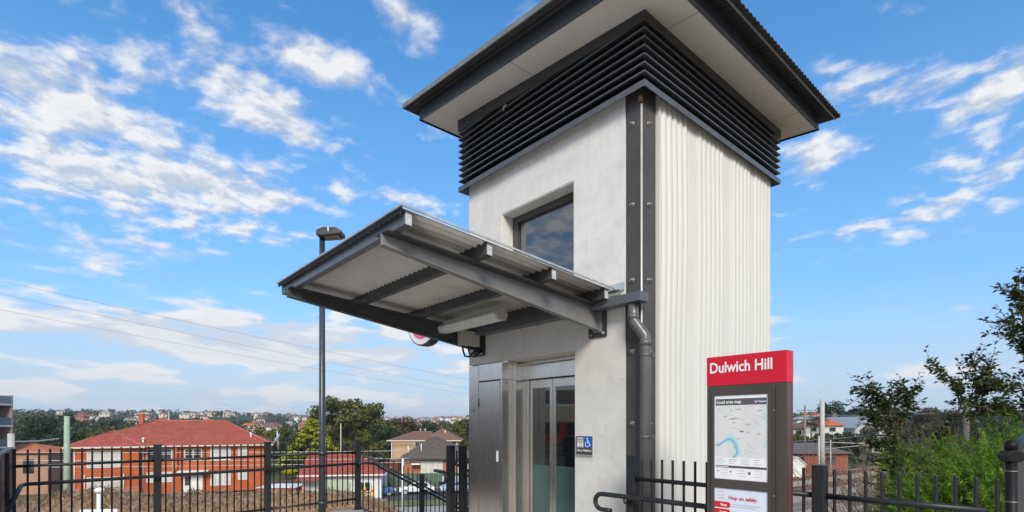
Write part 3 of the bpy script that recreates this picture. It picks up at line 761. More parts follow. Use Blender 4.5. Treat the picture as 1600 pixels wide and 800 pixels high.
# ------------------------------------------------------------------ street lamp inside the left fence
sl_ = thing('street_lamp', 'slim dark steel lamp post with flat rectangular head behind the canopy', 'street lamp', (-5.80, -.57, 0))
b = MB(); b.tube([(0, 0, 0), (0, 0, .9), (0, 0, 4.82)], .062, 16, r1=.045); b.tube([(0, 0, 1.105), (0, 0, 1.165)], .072, 16); b.tube([(0, 0, .27), (0, 0, .33)], .074, 16); b.build('pole', simple('dark_blue_grey_pole', (.045, .052, .062), .32, .2, var=.15), sl_)
hx = Vector((SN, CS, 0)); hy = Vector((-CS, SN, 0))
hm = Matrix.Translation((0, 0, 4.80)) @ Matrix.Rotation(math.atan2(CS, SN), 4, 'Z') @ Matrix.Rotation(R(-4), 4, 'Y')
b = MB()
b.prism([(-.07, -.13, -.02), (-.05, -.13, .07), (.06, -.13, .105), (.28, -.13, .085), (.36, -.13, .03), (.35, -.13, -.035), (.02, -.13, -.045)], (0, .26, 0), hm); b.build('lamp_head', M['dark'], sl_, .02, 3)
b = MB(); b.box(.05, .31, -.095, .095, -.056, -.043, hm); b.build('lens', simple('smoked_lens', (.12, .12, .12), .2), sl_)
b = MB(); b.box(.14, .16, -.133, .133, .02, .1, hm); b.build('catch', M['galv'], sl_)

# ------------------------------------------------------------------ ground
rndT = random.Random(11)
def plaza_dist(x, y):
    """metres outside the paved deck"""
    dx = max(-6.15-x - .11*(y+2)*0, x-9., 0); dy = max(-14-y, y-(.55 if x < -2.2 or x > .6 else 3.2), 0)
    return math.hypot(dx, dy)
def hgt(x, y):
    dx, dy = x-CAM.x, y-CAM.y; r = dx*SN+dy*CS; d = -dx*CS+dy*SN
    dist = math.hypot(dx, dy)
    s = plaza_dist(x, y)
    base = -6.5
    pts = [(0, -6.5), (70, -6.5), (130, -9.5), (260, -12), (420, -8), (650, -3), (900, 6), (1200, 15), (1500, 22), (1900, 24), (7000, 20)]
    for (a, za), (c, zc_) in zip(pts, pts[1:]):
        if a <= dist < c:
            f = (dist-a)/(c-a); base = za+(zc_-za)*f; break
    az = math.atan2(r, d)
    if dist > 300: base += (noise.noise(Vector((x*.0016, y*.0016, .7)))*14+noise.noise(Vector((x*.006, y*.006, 2.7)))*4)*min(1, (dist-300)/600)
    z = -.35 - min(-.35-base, s*.62) if s < 14 else base
    if s <= 0: z = -.35
    # dry mound across the street from the fence
    m = math.exp(-((d-31-.22*(r+18))/5.)**2)*max(0, min(1, (-4.5-r)/5.))*max(0, min(1, (r+44)/6.))
    z += 4.0*m*(1+.14*noise.noise(Vector((r*.35, d*.35, 0))))
    return z
def terrain():
    b = MB(); na = 220; vs = []; dists = [0.]
    q = 2.
    while q < 7000: dists.append(q); q *= 1.085 if q > 60 else 1.055
    for q in dists:
        for i in range(na):
            a = 2*math.pi*i/na; x = CAM.x+q*math.cos(a); y = CAM.y+q*math.sin(a); vs.append((x, y, hgt(x, y)))
    n = len(dists)
    fs = [(i*na+k, i*na+(k+1) % na, (i+1)*na+(k+1) % na, (i+1)*na+k)[::-1] for i in range(n-1) for k in range(na)]
    b.add(vs, fs, True); o = b.build('ground', M['ground'], fixn=False)
    return tag(o, kind='structure')
gr = terrain()
bm = bmesh.new(); bm.from_mesh(gr.data); bmesh.ops.remove_doubles(bm, verts=bm.verts, dist=.001); bmesh.ops.recalc_face_normals(bm, faces=bm.faces)
if sum(f.normal.z for f in bm.faces) < 0: bmesh.ops.reverse_faces(bm, faces=bm.faces)
bm.to_mesh(gr.data); bm.free()
b = MB(); b.box(-6.1, 9, -14, .5, -.4, 0); b.box(-2.44, .55, .5, 3.1, -.4, -.004)
tag(b.build('pavement', M['paving']), kind='structure')
# kerb under the left fence
b = MB(); b.prism([(-5.40, -4.4, 0.002), (-5.60, -4.4, .002), (-6.09, .2, .002), (-5.85, .2, .002)], (0, 0, .098)); tag(b.build('kerb', M['kerb'], None, .01), kind='structure')
# stairs going down along the balustrade
st = thing('concrete_stairs', 'pale concrete steps descending between the two black balustrades', 'stairs', (-4.3, .5, 0))
b = MB()
for i in range(14):
    b.box(-1.75, 1.5, i*.30, (i+1)*.30, -.155*(i+1)-1.2, -.155*(i+1))
b.build('flight', M['kerb'], st, .008)
b = MB(); b.prism([(-2.05, -.25, .10), (-2.05, 4.2, .10-2.2), (-2.05, 4.2, -3.6), (-2.05, -.25, -1.2)], (.28, 0, 0)); b.build('stringer', M['kerb'], st, .01, fixn=True)

# ------------------------------------------------------------------ vegetation builders
def leaf_quad(b, c, nrm, up, l, w):
    t = (up - nrm*up.dot(nrm))
    t = t.normalized() if t.length > 1e-4 else nrm.orthogonal().normalized()
    s = nrm.cross(t)
    b.add([c-t*l*.5, c+s*w*.5-t*l*.05, c+t*l*.5, c-s*w*.5-t*l*.05], [(0, 1, 2, 3)])
def rvec(rd_): 
    while True:
        v = Vector((rd_.uniform(-1, 1), rd_.uniform(-1, 1), rd_.uniform(-1, 1)))
        if .05 < v.length <= 1: return v
def crown(rd_, clumps, per, leaf, flat=.8):
    """clumps = [(centre, radius)]: leaves through the outer volume of each clump"""
    b = MB()
    for c, r in clumps:
        k = int(per*(r*r))
        for _ in range(k):
            v = rvec(rd_).normalized(); rr = r*(rd_.random()**.35)*rd_.uniform(.82, 1.12)
            p = c + Vector((v.x*rr, v.y*rr, v.z*rr*flat))
            n = (v+rvec(rd_)*.9).normalized(); leaf_quad(b, p, n, rvec(rd_), leaf*rd_.uniform(.7, 1.4), leaf*rd_.uniform(.5, .9))
    return b
def clump_set(rd_, w, h, base, n, rmin, rmax, shape='dome'):
    out = []
    for i in range(n):
        a = rd_.uniform(0, 6.283); f = (i+.5)/n
        if shape == 'dome':
            z = base+(h-base)*(.12+.80*f); q = math.sqrt(max(.05, 1-((z-base)/(h-base)-.30)**2/.62)); rr = w/2*q*rd_.uniform(.35, .85)
        elif shape == 'cone':
            z = base+(h-base)*(.05+.9*f); rr = w/2*(1-.86*f)*rd_.uniform(.35, .82)
        else:
            z = base+(h-base)*rd_.uniform(.1, .9); rr = w/2*rd_.uniform(.1, .9)
        out.append((Vector((rr*math.cos(a), rr*math.sin(a), z)), rd_.uniform(rmin, rmax)*(1 if shape != 'cone' else (1.15-.7*f))))
    return out
def trunk_mesh(rd_, h, r, clumps):
    b = MB(); top = Vector((rd_.uniform(-.3, .3), rd_.uniform(-.3, .3), h*.62))
    b.tube([(0, 0, -.5), (0, 0, h*.2), top*.7+Vector((.1, 0, 0)), top], r, 8, r1=r*.45)
    for c, q in clumps[::max(1, len(clumps)//7)]:
        s = Vector((0, 0, h*rd_.uniform(.25, .5))); mid = (s+c)/2+Vector((0, 0, .1*h*.3)); b.tube([s, mid, c], r*.4, 6, r1=r*.1)
    return b
LM = {}
LM['olive'] = leafmat('olive_leaves', [(.075, .085, .016), (.115, .12, .024), (.16, .155, .036), (.095, .105, .024)], dk=.3)
LM['dark'] = leafmat('dark_leaves', [(.026, .046, .018), (.040, .064, .026), (.058, .082, .032), (.034, .055, .026)])
LM['far'] = leafmat('eucalypt_leaves', [(.045, .066, .030), (.065, .085, .040), (.088, .100, .050), (.055, .075, .042)])
LM['autumn'] = leafmat('brown_leaves', [(.085, .058, .028), (.11, .075, .035), (.07, .055, .03), (.06, .06, .025)])
LM['yellow'] = leafmat('golden_conifer_leaves', [(.16, .20, .012), (.36, .36, .020), (.55, .50, .03), (.26, .29, .018), (.10, .15, .015)], dk=.12)
LM['fern'] = leafmat('feathery_green_leaves', [(.09, .20, .014), (.15, .29, .024), (.22, .37, .034), (.12, .24, .02), (.32, .42, .06)], .5)
LM['glossy'] = leafmat('glossy_dark_leaves', [(.030, .060, .016), (.060, .10, .026), (.10, .14, .036), (.12, .09, .04)], .4, .4)
BARK = barkmat('grey_brown_bark', (.13, .10, .075)); DRY = barkmat('dry_twig_bark', (.20, .14, .10))

def tree(name, label, cat, loc, w, h, n, rmin, rmax, per, leafsz, m, seed, shape='dome', base=None, group=None, rtr=None, flat=.8):
    rd_ = random.Random(seed); base = h*.22 if base is None else base
    cs = clump_set(rd_, w, h, base, n, rmin, rmax, shape)
    t = thing(name, label, cat, loc, rd_.uniform(0, 6), group)
    trunk_mesh(rd_, h, rtr or h*.028, cs).build('trunk', BARK, t)
    crown(rd_, cs, per, leafsz, flat).build('crown', LM[m], t)
    return t
def ground_at(v): return hgt(v.x, v.y)
def place(px, d, dz=0.):
    r = (px-800)/820*d; v = G(r, d); v.z = ground_at(v)+dz; return v

# ------------------------------------------------------------------ buildings across the street
WHITEF = simple('white_window_frame', (.72, .72, .69), .45, var=.05)
GLZ, t_, b_ = mat('dull_window_glass'); setin(t_, b_, col=t_.ramp(noisef(t_, objco(t_), .8, 3), [(.35, (.02, .024, .028)), (.65, (.09, .10, .105))]), rough=.06, spec=.8)
BLIND = simple('cream_blind', (.50, .50, .45), .4, var=.12, scale=1.2)
def window(house, x0, x1, z0, z1, y, mull=1, glass=None, rail_=False, fw=.07, sill=None):
    """flush window on a wall that looks along local -Y"""
    b = MB(); b.box(x0, x1, y-.05, y+.02, z1-fw, z1); b.box(x0, x1, y-.05, y+.02, z0, z0+fw); b.box(x0, x0+fw, y-.05, y+.02, z0+fw, z1-fw); b.box(x1-fw, x1, y-.05, y+.02, z0+fw, z1-fw)
    for i in range(1, mull+1):
        xm = x0+(x1-x0)*i/(mull+1); b.box(xm-.04, xm+.04, y-.045, y+.015, z0+fw, z1-fw)
    if rail_: b.box(x0+fw, x1-fw, y-.042, y+.01, (z0+z1)/2-.025, (z0+z1)/2+.025)
    w = b.build('window', WHITEF, house)
    MB().box(x0+fw, x1-fw, y-.02, y-.012, z0+fw, z1-fw).build('pane', glass or GLZ, w)
    if sill: MB().box(x0-.1, x1+.1, y-.14, y-.0, z0-.09, z0-.003).build('sill', sill, w)
    return w
def hip_roof(b, x0, x1, y0, y1, ze, zr_, ridge=None):
    """hipped roof with thickness; ridge runs along the longer side"""
    lx, ly = x1-x0, y1-y0; half = min(lx, ly)/2
    if lx >= ly: ra, rb = (x0+half, (y0+y1)/2), (x1-half, (y0+y1)/2)
    else: ra, rb = ((x0+x1)/2, y0+half), ((x0+x1)/2, y1-half)
    if ridge: ra, rb = ridge
    v = [(x0, y0, ze), (x1, y0, ze), (x1, y1, ze), (x0, y1, ze), (*ra, zr_), (*rb, zr_)]
    if lx >= ly: f = [(0, 1, 5, 4), (1, 2, 5), (2, 3, 4, 5), (3, 0, 4)]
    else: f = [(0, 1, 4), (1, 2, 5, 4), (2, 3, 5), (3, 0, 4, 5)]
    b.add(v, f + [(3, 2, 1, 0)]); return ra, rb
REDT = tilemat('red_terracotta_tiles', (.26, .060, .040), (.36, .095, .065), (.15, .040, .032))
BRNT = tilemat('brown_concrete_tiles', (.085, .068, .055), (.125, .102, .085), (.05, .042, .036))
TANT = tilemat('faded_brown_tiles', (.15, .085, .062), (.20, .12, .09), (.09, .055, .04))
REDB = brickmat('orange_red_brick', (.50, .105, .028), (.42, .080, .022), (.40, .17, .09))
ORGB = brickmat('tan_orange_brick', (.40, .16, .07), (.33, .12, .055), (.36, .22, .14))
TANB = brickmat('pale_tan_brick', (.52, .36, .19), (.47, .32, .17), (.46, .36, .24))
RIDGE = simple('ridge_capping', (.36, .13, .085), .7, var=.15, scale=3)
def yaw_of(dr, dd):  # local +X along (dr to right, dd ahead)
    v = Vector((dr*SN-dd*CS, dr*CS+dd*SN)); return math.atan2(v.y, v.x)

def red_house():
    a = G(-48.6, 58.0, -6.5); rz = yaw_of(17.9, 8.0)
    h = thing('brick_apartment_house', 'two storey orange brick house with broad red tiled hip roof', 'house', a, rz)
    Lx = 19.6; ze = 5.72; zr_ = 8.75; Dp = 12.
    b = MB(); b.box(0, Lx, .9, Dp, 0, ze+.02); b.box(0, 6.1, 0, .9, 0, ze+.02); b.build('wall', REDB, h)
    MB().box(0-.02, 6.12, -.02, .89, 0, 1.1).build('plinth', simple('pinkish_brick_base', (.42, .16, .10), .85, var=.15, scale=3), h)
    b = MB(); hip_roof(b, -.6, Lx+.6, .3, Dp+.6, ze, zr_, ridge=((6.6, Dp/2+.4), (Lx-5.2, Dp/2+.4)))
    hip_roof(b, -.6, 6.7, -.6, 8.5, ze-.001, zr_-1.25, ridge=((3.05, 2.9), (3.05, 6.5)))
    rf = b.build('roof', REDT, h, fixn=True)
    rb = MB()
    for p, q in (((-.6, .3, ze), (6.6, Dp/2+.4, zr_)), ((6.6, Dp/2+.4, zr_), (Lx-5.2, Dp/2+.4, zr_)), ((Lx+.6, .3, ze), (Lx-5.2, Dp/2+.4, zr_)), ((-.6, -.6, ze), (3.05, 2.9, zr_-1.25)), ((6.7, -.6, ze), (3.05, 2.9, zr_-1.25)), ((3.05, 2.9, zr_-1.25), (3.05, 5.5, zr_-1.25))): rb.tube([p, q], .10, 6)
    rb.build('ridge_capping', RIDGE, rf)
    b = MB(); b.box(4.6, 5.1, 7.4, 7.9, 7.4, 9.6); b.box(4.55, 5.15, 7.35, 7.95, 9.5, 9.62); b.build('chimney', REDB, rf)
    for x, y, z in ((6.3, 1.2, 6.2), (17.6, 2.2, 6.75)):
        b = MB(); b.tube([(x, y, z-.3), (x, y, z+.35)], .09, 8); b.lathe([(.16, z+.3), (.18, z+.36), (.05, z+.5)], 8, Matrix.Translation((x, y, 0))); b.build('vent_pipe', WHITEF, rf)
    b = MB(); b.tube([(14.2, 6.6, 8.6), (14.2, 6.6, 11.0)], .035, 6); b.tube([(13.6, 6.6, 10.9), (14.7, 6.6, 10.9)], .02, 5)
    for k in range(4): b.tube([(13.7+.28*k, 6.2, 10.9), (13.7+.28*k, 7.0, 10.9)], .014, 4)
    b.build('antenna', M['galv'], rf)
    b = MB(); b.ring((-.58, Lx+.58, .32, Dp+.58), [(.0, ze-.16), (.03, ze+.02), (.12, ze+.02), (.12, ze-.12)]); b.box(-.7, 6.8, -.72, -.58, ze-.16, ze+.02); b.box(-.7, -.58, -.58, .3, ze-.16, ze+.02); b.box(6.68, 6.8, -.58, .3, ze-.16, ze+.02)
    b.build('gutter', simple('cream_gutter', (.62, .56, .44), .5), h, fixn=True)
    b = MB(); b.box(-.57, Lx+.57, .33, .9, ze-.10, ze-.05); b.box(-.57, 6.67, -.57, -.002, ze-.10, ze-.05); b.build('eaves_lining', WHITEF, h)
    W = [(1.3, 4.4, 3.35, 5.3, 0, 1, BLIND, True), (1.3, 4.5, .9, 2.3, 0, 1, BLIND, False), (6.7, 9.2, 4.05, 5.35, .9, 1, None, True), (6.7, 9.2, 1.4, 2.6, .9, 1, BLIND, False), (10.5, 12.3, 3.9, 5.3, .9, 1, None, True), (13.2, 15.4, 3.85, 5.4, .9, 1, BLIND, False), (13.2, 15.4, .75, 2.45, .9, 2, BLIND, False), (16.2, 17.3, 4.2, 5.4, .9, 0, BLIND, True), (16.2, 17.3, 1.35, 2.55, .9, 0, BLIND, True)]
    for x0, x1, z0, z1, y, mu, gl, rl in W: window(h, x0, x1, z0, z1, y, mu, gl, rl)
    b = MB(); b.box(10.4, 12.4, .80, .9, .0, 2.4); d = b.build('entrance_door', WHITEF, h)
    MB().box(10.55, 11.1, .77, .80, .9, 2.0).build('pane', GLZ, d)
    MB().box(9.9, 13.1, -.5, .9, 2.55, 2.72).build('porch_slab', WHITEF, h)
    MB().box(9.5, 9.8, .5, .9, 2.72, 5.6).build('brick_pier', REDB, h)
    for x in (.2, 6.35, 9.35, Lx-.25):
        y = -.06 if x < 6 else .84
        MB().tube([(x, y, 0), (x, y, 5.6)], .05, 6).build('drainpipe', WHITEF, h)
    b = MB(); b.box(1., 4.6, -.10, -.02, 0, .1); b.tube([(1.1, -.1, 0), (1.1, -.1, 2.6)], .05, 6); b.tube([(4.7, -.1, 0), (4.7, -.1, 2.6)], .05, 6); b.build('frame_pipe', WHITEF, h)
    b = MB(); b.box(Lx-.02, Lx+.0, .9, .95, 3, 3.1); b.build('bracket', WHITEF, h)
    return h
red_house()
dish = thing('satellite_dish', 'small pale satellite dish on mast at the red roof corner', 'satellite dish', G(-29.6, 66.5, -.9))
b = MB(); b.lathe([(.05, 0), (.35, .06), (.55, .18), (.57, .19)], 16, Matrix.Translation((0, 0, .9)) @ Matrix.Rotation(R(60), 4, 'X')); b.build('bowl', M['galv'], dish)
b = MB(); b.tube([(0, 0, -.6), (0, 0, .9)], .05, 6); b.tube([(-1.4, 0.3, -.4), (-1.4, .3, 1.9)], .09, 6); b.build('mast', M['galv'], dish)

def brown_house():
    # long side faces the street to the right, corner towards us
    a = G(-16.6, 80.5, -6.9); rz = yaw_of(10., 1.4)
    h = thing('brick_house', 'orange brick house under a dark brown tiled roof behind the parked cars', 'house', a, rz)
    ze = 3.4; Lx = 11.5
    b = MB(); b.box(0, Lx, 0, 12, -1.2, ze+.02); b.build('wall', ORGB, h)
    b = MB(); hip_roof(b, -.7, Lx+.7, -.7, 12.7, ze, 6.6, ridge=((3.9, 5.8), (5.2, 6.6))); rf = b.build('roof', BRNT, h, fixn=True)
    for x, y, z in ((.6, 1.1, 4.3), (2.6, 1.5, 4.6), (8.6, 1.0, 4.2)):
        b = MB(); b.tube([(x, y, z-.4), (x, y, z+1.1 if x < 5 else z+.3)], .08, 6); b.build('vent_pipe', WHITEF, rf)
    b = MB(); b.ring((-.68, Lx+.68, -.68, 12.68), [(.0, ze-.2), (.0, ze+.03), (.1, ze+.03), (.1, ze-.16)]); b.build('gutter', M['dark'], h, fixn=True)
    SILL = simple('yellow_brick_sill', (.55, .40, .16), .8)
    window(h, 2.6, 5.9, 1.0, 3.05, 0, 2, BLIND, True, sill=SILL); window(h, 8.1, 11.0, 1.2, 3.05, 0, 1, BLIND, True, sill=SILL); window(h, 8.1, 11.0, -1.0, .2, 0, 1, None, True, sill=SILL)
    # darker wing at the left with timber balcony
    b = MB(); b.box(-2.6, -.01, 3.0, 11, -1.2, 2.9); b.build('side_wing', simple('dark_brick_wing', (.14, .055, .035), .85, var=.2), h)
    b = MB(); b.box(-2.9, -.02, 2.2, 3., 1.1, 1.25)
    for i in range(5): b.box(-2.85+i*.66, -2.75+i*.66, 2.2, 2.3, -1., 3.0)
    b.build('balcony', simple('brown_timber', (.17, .07, .04), .8), h)
    b = MB(); b.box(1.2, 2.5, -1.3, -.02, 2.55, 2.75); b.build('awning', WHITEF, h)
brown_house()
def tan_house():
    a = G(-22.2, 96, -6.2); rz = yaw_of(12, .6)
    h = thing('apartment_block', 'pale tan brick apartment block with hipped brown roofs behind trees', 'house', a, rz)
    ze = 5.15; b = MB(); b.box(0, 6.5, .8, 9, -4, ze+.02); b.box(6.4, 12.2, 0, 9, -4, ze+.02); b.build('wall', TANB, h)
    b = MB(); hip_roof(b, -.6, 8, .2, 9.6, ze, 6.75, ridge=((3.5, 4.9), (7., 4.9))); hip_roof(b, 5.6, 12.8, -.6, 9.6, ze+.001, 7.3, ridge=((9.2, 3.0), (9.2, 6.0))); rf = b.build('roof', TANT, h, fixn=True)
    b = MB(); b.tube([(9.8, 1.6, 6.3), (9.8, 1.6, 6.9)], .1, 6); b.build('vent_pipe', WHITEF, rf)
    b = MB(); b.ring((-.58, 12.78, -.5, 9.5), [(0, ze-.2), (0, ze), (.08, ze), (.08, ze-.2)]); b.build('gutter', simple('cream_fascia', (.62, .55, .42), .5), h, fixn=True)
    window(h, 7.1, 8.4, 3.7, 4.9, 0, 1, BLIND); window(h, 10., 11.0, 3.9, 4.9, 0, 1, None, True); window(h, 11.2, 12., 3.9, 4.9, 0, 0, None, True); window(h, 4.3, 5.9, 3.8, 4.9, .8, 1, None)
    b = MB(); b.tube([(.2, -.1, -3), (.2, -.1, 5.)], .07, 6); b.build('drainpipe', WHITEF, h)
tan_house()
def cottage():
    a = G(-22.6, 56.5, -6.5); rz = yaw_of(8.3, 1.4)
    h = thing('white_cottage', 'white rendered cottage with low red tiled roof and green garage door', 'house', a, rz)
    WR = simple('white_render', (.66, .65, .62), .7, var=.1, scale=1.5, dirt=(.45, .43, .39))
    b = MB(); b.box(0, 8.3, 0, 9, -.2, 2.9); b.build('wall', WR, h)
    b = MB(); hip_roof(b, -.35, 8.7, -.6, 9.6, 2.75, 4.75, ridge=((-.3, 4.5), (5.0, 4.5))); rf = b.build('roof', REDT, h, fixn=True)
    b = MB(); b.prism([(-.3, -1.5, 2.25), (2.2, -1.5, 2.25), (2.2, .2, 2.86), (-.3, .2, 2.86)], (0, 0, .1)); b.build('porch_roof', REDT, h, fixn=True)
    b = MB(); b.box(-.36, 8.72, -.70, -.605, 2.66, 2.80); b.box(8.705, 8.80, -.6, 9.6, 2.66, 2.80); b.build('gutter', WHITEF, h)
    GD = simple('pale_green_roller_door', (.36, .42, .30), .55, var=.1, scale=2)
    b = MB()
    for i in range(12): b.box(2.3+.225*i, 2.3+.225*i+.215, -.5, -.42, 0, 2.2)
    b.build('garage_door', GD, h)
    MB().box(.25, 1.3, -.06, .02, -.1, 2.0).build('door', simple('grey_white_door', (.5, .5, .5), .5), h)
    window(h, .6, 1.4, 1.2, 2.1, -.02, 0); window(h, 5.9, 7.2, .9, 2.0, -.41, 1)
cottage()
def left_apartments():
    a = G(-68.6, 72, -6.5); rz = yaw_of(-.09, -1.)       # long facade runs back past the camera's left side
    h = thing('balcony_apartments', 'grey brick apartment block with stacked glass balconies at the left edge', 'apartment block', a, rz)
    BR = brickmat('brown_grey_brick', (.34, .27, .23), (.29, .23, .20), (.2, .17, .15))
    L_ = 92.; n = 4; fh = 2.9
    b = MB(); b.box(.05, L_, -14, -1.6, 0, n*fh-.5); b.box(2.2, L_, -14, -2.2, n*fh-.5, 13.7); b.build('wall', BR, h)
    SL = simple('pale_balcony_slab', (.50, .50, .52), .6); BG, t2, b2 = mat('balcony_glass'); setin(t2, b2, col=(.10, .15, .19), rough=.06, spec=.9)
    RW = simple('reddish_party_wall', (.36, .27, .25), .8)
    for k in range(1, n+1):
        z = k*fh-.55
        MB().box(0, L_, -1.6, .2, z-.22, z).build('balcony_slab', SL, h)
        for i in range(17):
            x0 = i*5.4
            MB().box(x0+.3, x0+5.1, .12, .16, z+.02, z+1.05).build('glass_balustrade', BG, h)
            MB().box(x0, x0+.22, -1.59, .16, z+.003, z+fh-.225 if k < n else z+1.2).build('party_wall', RW, h)
            if k < n: MB().box(x0+.8, x0+4.6, -1.62, -1.55, z+.1, z+2.1).build('sliding_door', GLZ, h)
    for k in range(1, n+1):
        z = k*fh-.55; MB().box(-.06, -.02, -1.5, .1, z+.02, z+1.05).build('glass_balustrade', BG, h)
    return h
left_apartments()
# red and cream bus parked in the street to the left, seen only in the lift doors' reflection
bus = thing('city_bus', 'cream and red bus mirrored in the dark lift door glass', 'bus', G(-27., 3., -.0), yaw_of(.05, 1))
CR = simple('cream_paint', (.70, .58, .40), .4)
b = MB(); b.box(-6, 6, -1.2, 1.2, 1.75, 2.9); b.build('upper_body', CR, bus, .12)
b = MB(); b.box(-6, 6, -1.21, 1.21, .35, 1.05); b.build('lower_body', M['red'], bus, .08)
for i in range(7): MB().box(-5.8+i*1.65, -4.5+i*1.65, -1.215, 1.215, 1.06, 1.78).build('window', GLZ, bus)
MB().box(-5.95, 5.95, -1.19, 1.19, 1.05, 1.76).build('pillar_band', M['red'], bus)
for x in (-4, 3.6):
    for s in (-1, 1): MB().lathe([(.48, -.14), (.5, -.1), (.5, .1), (.48, .14)], 16, Matrix.Translation((x, s*1.1, .5)) @ mt).build('wheel', M['rubber'], bus)
# terrace the bus stands on
b = MB(); v0 = G(-60, -25, 0); b.add([G(-36, -40, -.03), G(-9.5, -40, -.03), G(-9.5, 9, -.03), G(-36, 9, -.03)], [(0, 1, 2, 3)]); b.prism([G(-36, -40, -.03), G(-36, 9, -.03), G(-36, 9, -7), G(-36, -40, -7)], G(-35.9, 0, 0)-G(-36, 0, 0))
b.add([G(-36, 9, -.031), G(-9.5, 9, -.031), G(-9.5, 9, -7), G(-36, 9, -7)], [(0, 1, 2, 3)])
tag(b.build('road', M['asphalt']), kind='structure')

# small buildings
def small_house(name, label, loc, rz, w, dpt, hw, hr, wm, rm, win_=True, gable=False, group=None, cat='house'):
    h = thing(name, label, cat, loc, rz, group)
    b = MB(); b.box(-w/2, w/2, -dpt/2, dpt/2, -8. if group else -3., hw+.02)
    if gable: b.prism([(-w/2, -dpt/2, hw), (w/2, -dpt/2, hw), (0, -dpt/2, hw+hr-.15)], (0, dpt, 0))
    b.build('wall', wm, h, fixn=True)
    b = MB(); o = .06*w
    if gable:
        for s in (-1, 1): b.prism([(s*(w/2+o), -dpt/2-o, hw-o*hr/w*2), (0, -dpt/2-o, hw+hr), (0, -dpt/2-o, hw+hr+.15), (s*(w/2+o), -dpt/2-o, hw+.15-o*hr/w*2)], (0, dpt+2*o, 0))
    else: hip_roof(b, -w/2-o, w/2+o, -dpt/2-o, dpt/2+o, hw, hw+hr)
    b.build('roof', rm, h, fixn=True)
    if win_:
        for x in (-w*.28, w*.22):
            MB().box(x-w*.08, x+w*.08, -dpt/2-.05, -dpt/2+.05, hw*.35, hw*.8).build('window', GLZ, h)
    return h
CREAM = simple('cream_wall', (.60, .52, .40), .8, var=.1, scale=.5); PALE = simple('pale_wall', (.66, .64, .60), .8, var=.08, scale=.5); GREYW = simple('grey_weatherboard', (.42, .43, .42), .8, var=.08)
ORT = tilemat('bright_terracotta_tiles', (.42, .12, .05), (.50, .17, .08), (.26, .07, .04)); PINKB = brickmat('pink_tan_brick', (.44, .24, .15), (.38, .20, .13), (.4, .3, .22))
GREYR = simple('grey_metal_roof', (.33, .34, .35), .5, .2, var=.1)
small_house('brick_house', 'low tan house with orange roof between balcony block and green pole', G(-69.5, 76, -6.5), yaw_of(1, .25), 8, 8, 4.3, 1.3, PINKB, ORT)
small_house('garden_wall_shed', 'low white walled outbuilding with orange band left of the white cottage'.replace('outbuilding', 'shed'), G(-26.6, 60.5, -6.5), yaw_of(1, .1), 4.0, 4, 1.15, .3, simple('orange_white_wall', (.5, .13, .05), .8), simple('white_sheet_roof', (.7, .7, .7), .5), win_=False, cat='shed')
# right side of the line
small_house('signal_hut', 'tiny white gabled hut beside the railway near the totem', G(43.1, 80, -6.2), yaw_of(1, -.2), 2.2, 2.5, 2.0, 1.0, PALE, simple('white_gable_roof', (.62, .62, .60), .6), win_=False, gable=True, cat='hut')
small_house('brick_shed', 'long low red brick shed with dark roof beside the tracks', G(51.2, 92, -6.), yaw_of(1, .05), 11, 7, 2.9, 1.7, brickmat('shed_brick', (.30, .075, .04), (.25, .06, .035), (.25, .14, .1)), simple('dark_shed_roof', (.10, .095, .09), .8, var=.2), cat='shed')
small_house('terracotta_house', 'white house with bright orange roof above the brick shed', G(77, 130, -.6), yaw_of(1, -.5), 8, 7, 2.2, 1.9, PALE, ORT)
small_house('gabled_house', 'grey weatherboard house with large pale gable beside the orange roof', G(88.5, 138, -2.2), yaw_of(.95, .3), 10, 12, 3.4, 2.6, GREYW, GREYR, gable=True)
small_house('terracotta_house', 'cream house with brown orange roof just right of the totem', G(92, 165, -2.), yaw_of(1, -.3), 9, 8, 2.6, 2.4, CREAM, TANT)
small_house('white_house', 'long white house on the slope above the totem side roofs', G(127, 225, 1.2), yaw_of(1, .1), 16, 9, 3.0, 1.2, PALE, GREYR)

# ------------------------------------------------------------------ far hillside houses and trees
rndF = random.Random(21)
walls = [PALE, CREAM, PINKB, PALE, CREAM]; roofs = [ORT, REDT, TANT, ORT, GREYR, TANT]
wname = ['white', 'cream', 'pinkish', 'white', 'cream']; rname = ['orange', 'red', 'brown', 'orange', 'grey', 'brown']
protos = {}
def far_house(i, px, d):
    wi = rndF.randrange(5); ri = rndF.randrange(6); key = (wi, ri); v = place(px, d)
    side = 'left of the lamp post' if px < 495 else 'between the lamp post and the lift' if px < 760 else 'right of the totem'
    lab = 'distant %s house with %s roof among hillside trees %s' % (wname[wi], rname[ri], side)
    s = rndF.uniform(.55, 1.0)
    if key not in protos:
        h = small_house('hillside_house', lab, v, 0, 13, 9, 4.2, 2.4, walls[wi], roofs[ri], True, False, 'distant hillside houses'); protos[key] = h
    else:
        h = dup(protos[key]); h.location = v; h['label'] = lab
    h.rotation_euler = (0, 0, rndF.uniform(-.5, .5)+math.atan2(SN, -CS)-math.pi/2); h.scale = (s, .8, rndF.uniform(.7, 1.0))
    h.location.z += rndF.uniform(4., 7.)
for i in range(230):
    px = rndF.choice([rndF.uniform(60, 330), rndF.uniform(300, 495), rndF.uniform(500, 735), rndF.uniform(600, 735), rndF.uniform(1245, 1380)])
    d = 380*math.exp(rndF.random()*1.42)
    far_house(i, px, d)

